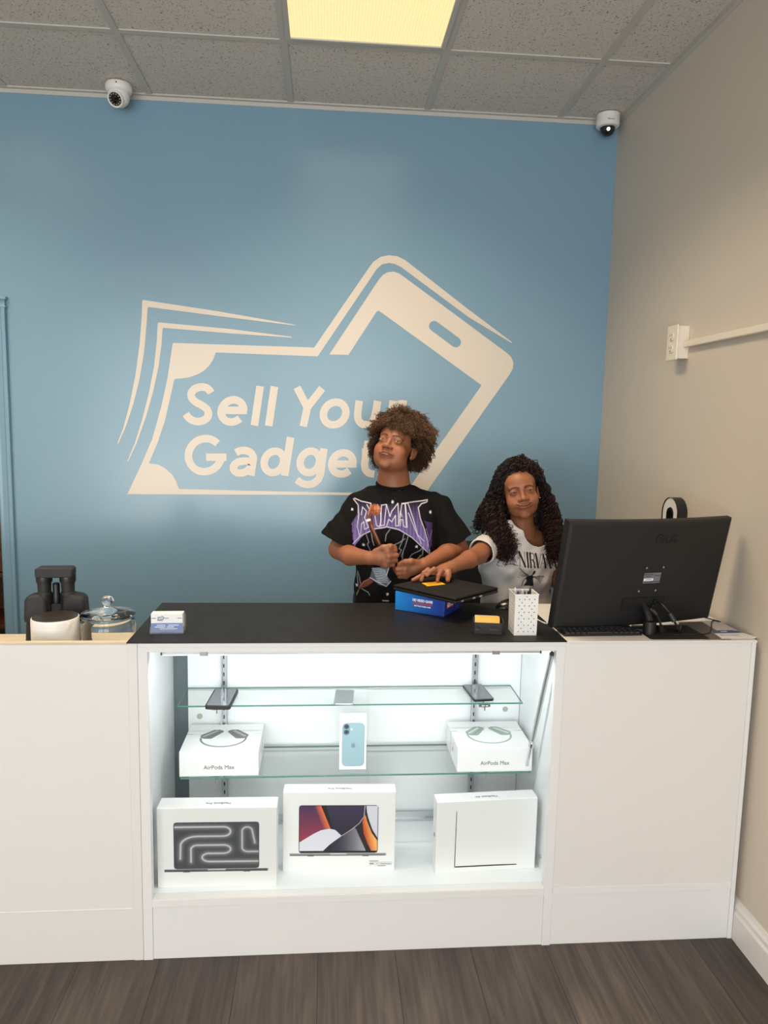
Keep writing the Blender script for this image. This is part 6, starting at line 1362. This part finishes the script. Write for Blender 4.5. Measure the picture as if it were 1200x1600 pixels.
for x in (-1, 1):
    G.cone(Vector(h2)+R2 @ Vector((x*.062, .030, .02)), (h2[0]+x*.086-(.012 if x < 0 else -.012), h2[1]+.05, h2[2]-.16), .040, .038, .02)
G.ell(Vector(h2)+R2 @ Vector((0, .06, -.08)), (.07, .05, .08), .03, R2)
G.ell(Vector(h2)+R2 @ Vector((0, -.085, -.024)), (.060, .072, .086), .010, R2, 's')
G.ell(Vector(h2)+R2 @ Vector((.078, -.030, -.012)), (.022, .030, .040), .008, R2, 's')
X, Y, Z = G.ax[0][:, None, None], G.ax[1][None, :, None], G.ax[2][None, None, :]
low = np.clip((hb.z+.03-Z)/.05, 0, 1); G.F += (low*.005*np.sin(170*X+40*Z)*np.sin(130*Y+60*X)*np.sin(190*Z)+.0012*np.sin(260*X+80*Z)).astype(np.float32)
P, Q = G.mesh(); C = np.tile(np.array(srgb(20, 12, 9)[:3]), (len(P), 1)); np_obj('hair_base', P, Q, M['hair'], hair, (0, 0, 0), C)
hair.children[0].data.transform(Matrix.Translation((-o2[0], -o2[1], -o2[2])))

# ------------------------------------------------------------------ black office chair under the seated person
t = thing('office_chair', 'tall black office chair behind the counter under the seated person', 'chair', (.74, .84, 0))
b = MB(); b.box(-.23, .23, -.22, .20, .545, .61); b.build('seat', M['blackrub'], t, bevel=.025, seg=4, smooth=True)
b = MB(); vs = []; n = 14
for j in range(9):
    for i in range(n+1):
        x = -.225+.45*i/n; z = .68+.40*j/8; vs.append((x*(1-.06*(j/8)**2), .245-.06*(x/.225)**2+.03*(j/8)**2, z))
f = [(j*(n+1)+i, j*(n+1)+i+1, (j+1)*(n+1)+i+1, (j+1)*(n+1)+i) for j in range(8) for i in range(n)]
b.add(vs, f); o = b.build('backrest', mat('black_chair_mesh', srgb(22, 22, 23), .75), t, smooth=True); sm = o.modifiers.new('thick', 'SOLIDIFY'); sm.thickness = .03
for x in (-1, 1):
    b = MB(); b.tube([(x*.21, .12, .56), (x*.265, .10, .60), (x*.27, .06, .78), (x*.27, .04, .80)], .014, 10); b.box(x*.27-.03, x*.27+.03, -.10, .13, .80, .825); b.build('armrest', M['blackpl'], t, smooth=True)
b = MB(); b.tube([(0, .15, .55), (0, .25, .58), (0, .262, .72)], .022, 10); b.build('back_bracket', M['blackpl'], t, smooth=True)
b = MB(); b.cyl((0, 0, .08), (0, 0, .30), .028); b.cyl((0, 0, .30), (0, 0, .548), .018); b.build('gas_column', M['blackpl'], t, smooth=True)
b = MB(); b.tube([(.22*math.cos(a), -.02+.22*math.sin(a), .185) for a in [2*PI*k/32 for k in range(32)]], .010, 10, closed=True)
for k in range(3): a = 2*PI*k/3; b.cyl((0, 0, .185), (.22*math.cos(a), -.02+.22*math.sin(a), .185), .007)
b.build('foot_ring', M['chrome'], t, smooth=True)
for k in range(5):
    a = 2*PI*k/5+.3; e = (.27*math.cos(a), .27*math.sin(a))
    b = MB(); b.tube([(0, 0, .095), (e[0]*.5, e[1]*.5, .088), (e[0], e[1], .066)], [.022, .018, .013], 10); s_ = b.build('base_arm', M['blackpl'], t, smooth=True)
    b = MB(); b.cyl((e[0]-.012*math.sin(a), e[1]+.012*math.cos(a), .03), (e[0]+.012*math.sin(a), e[1]-.012*math.cos(a), .03), .03); b.build('caster', M['blackrub'], s_, smooth=True)
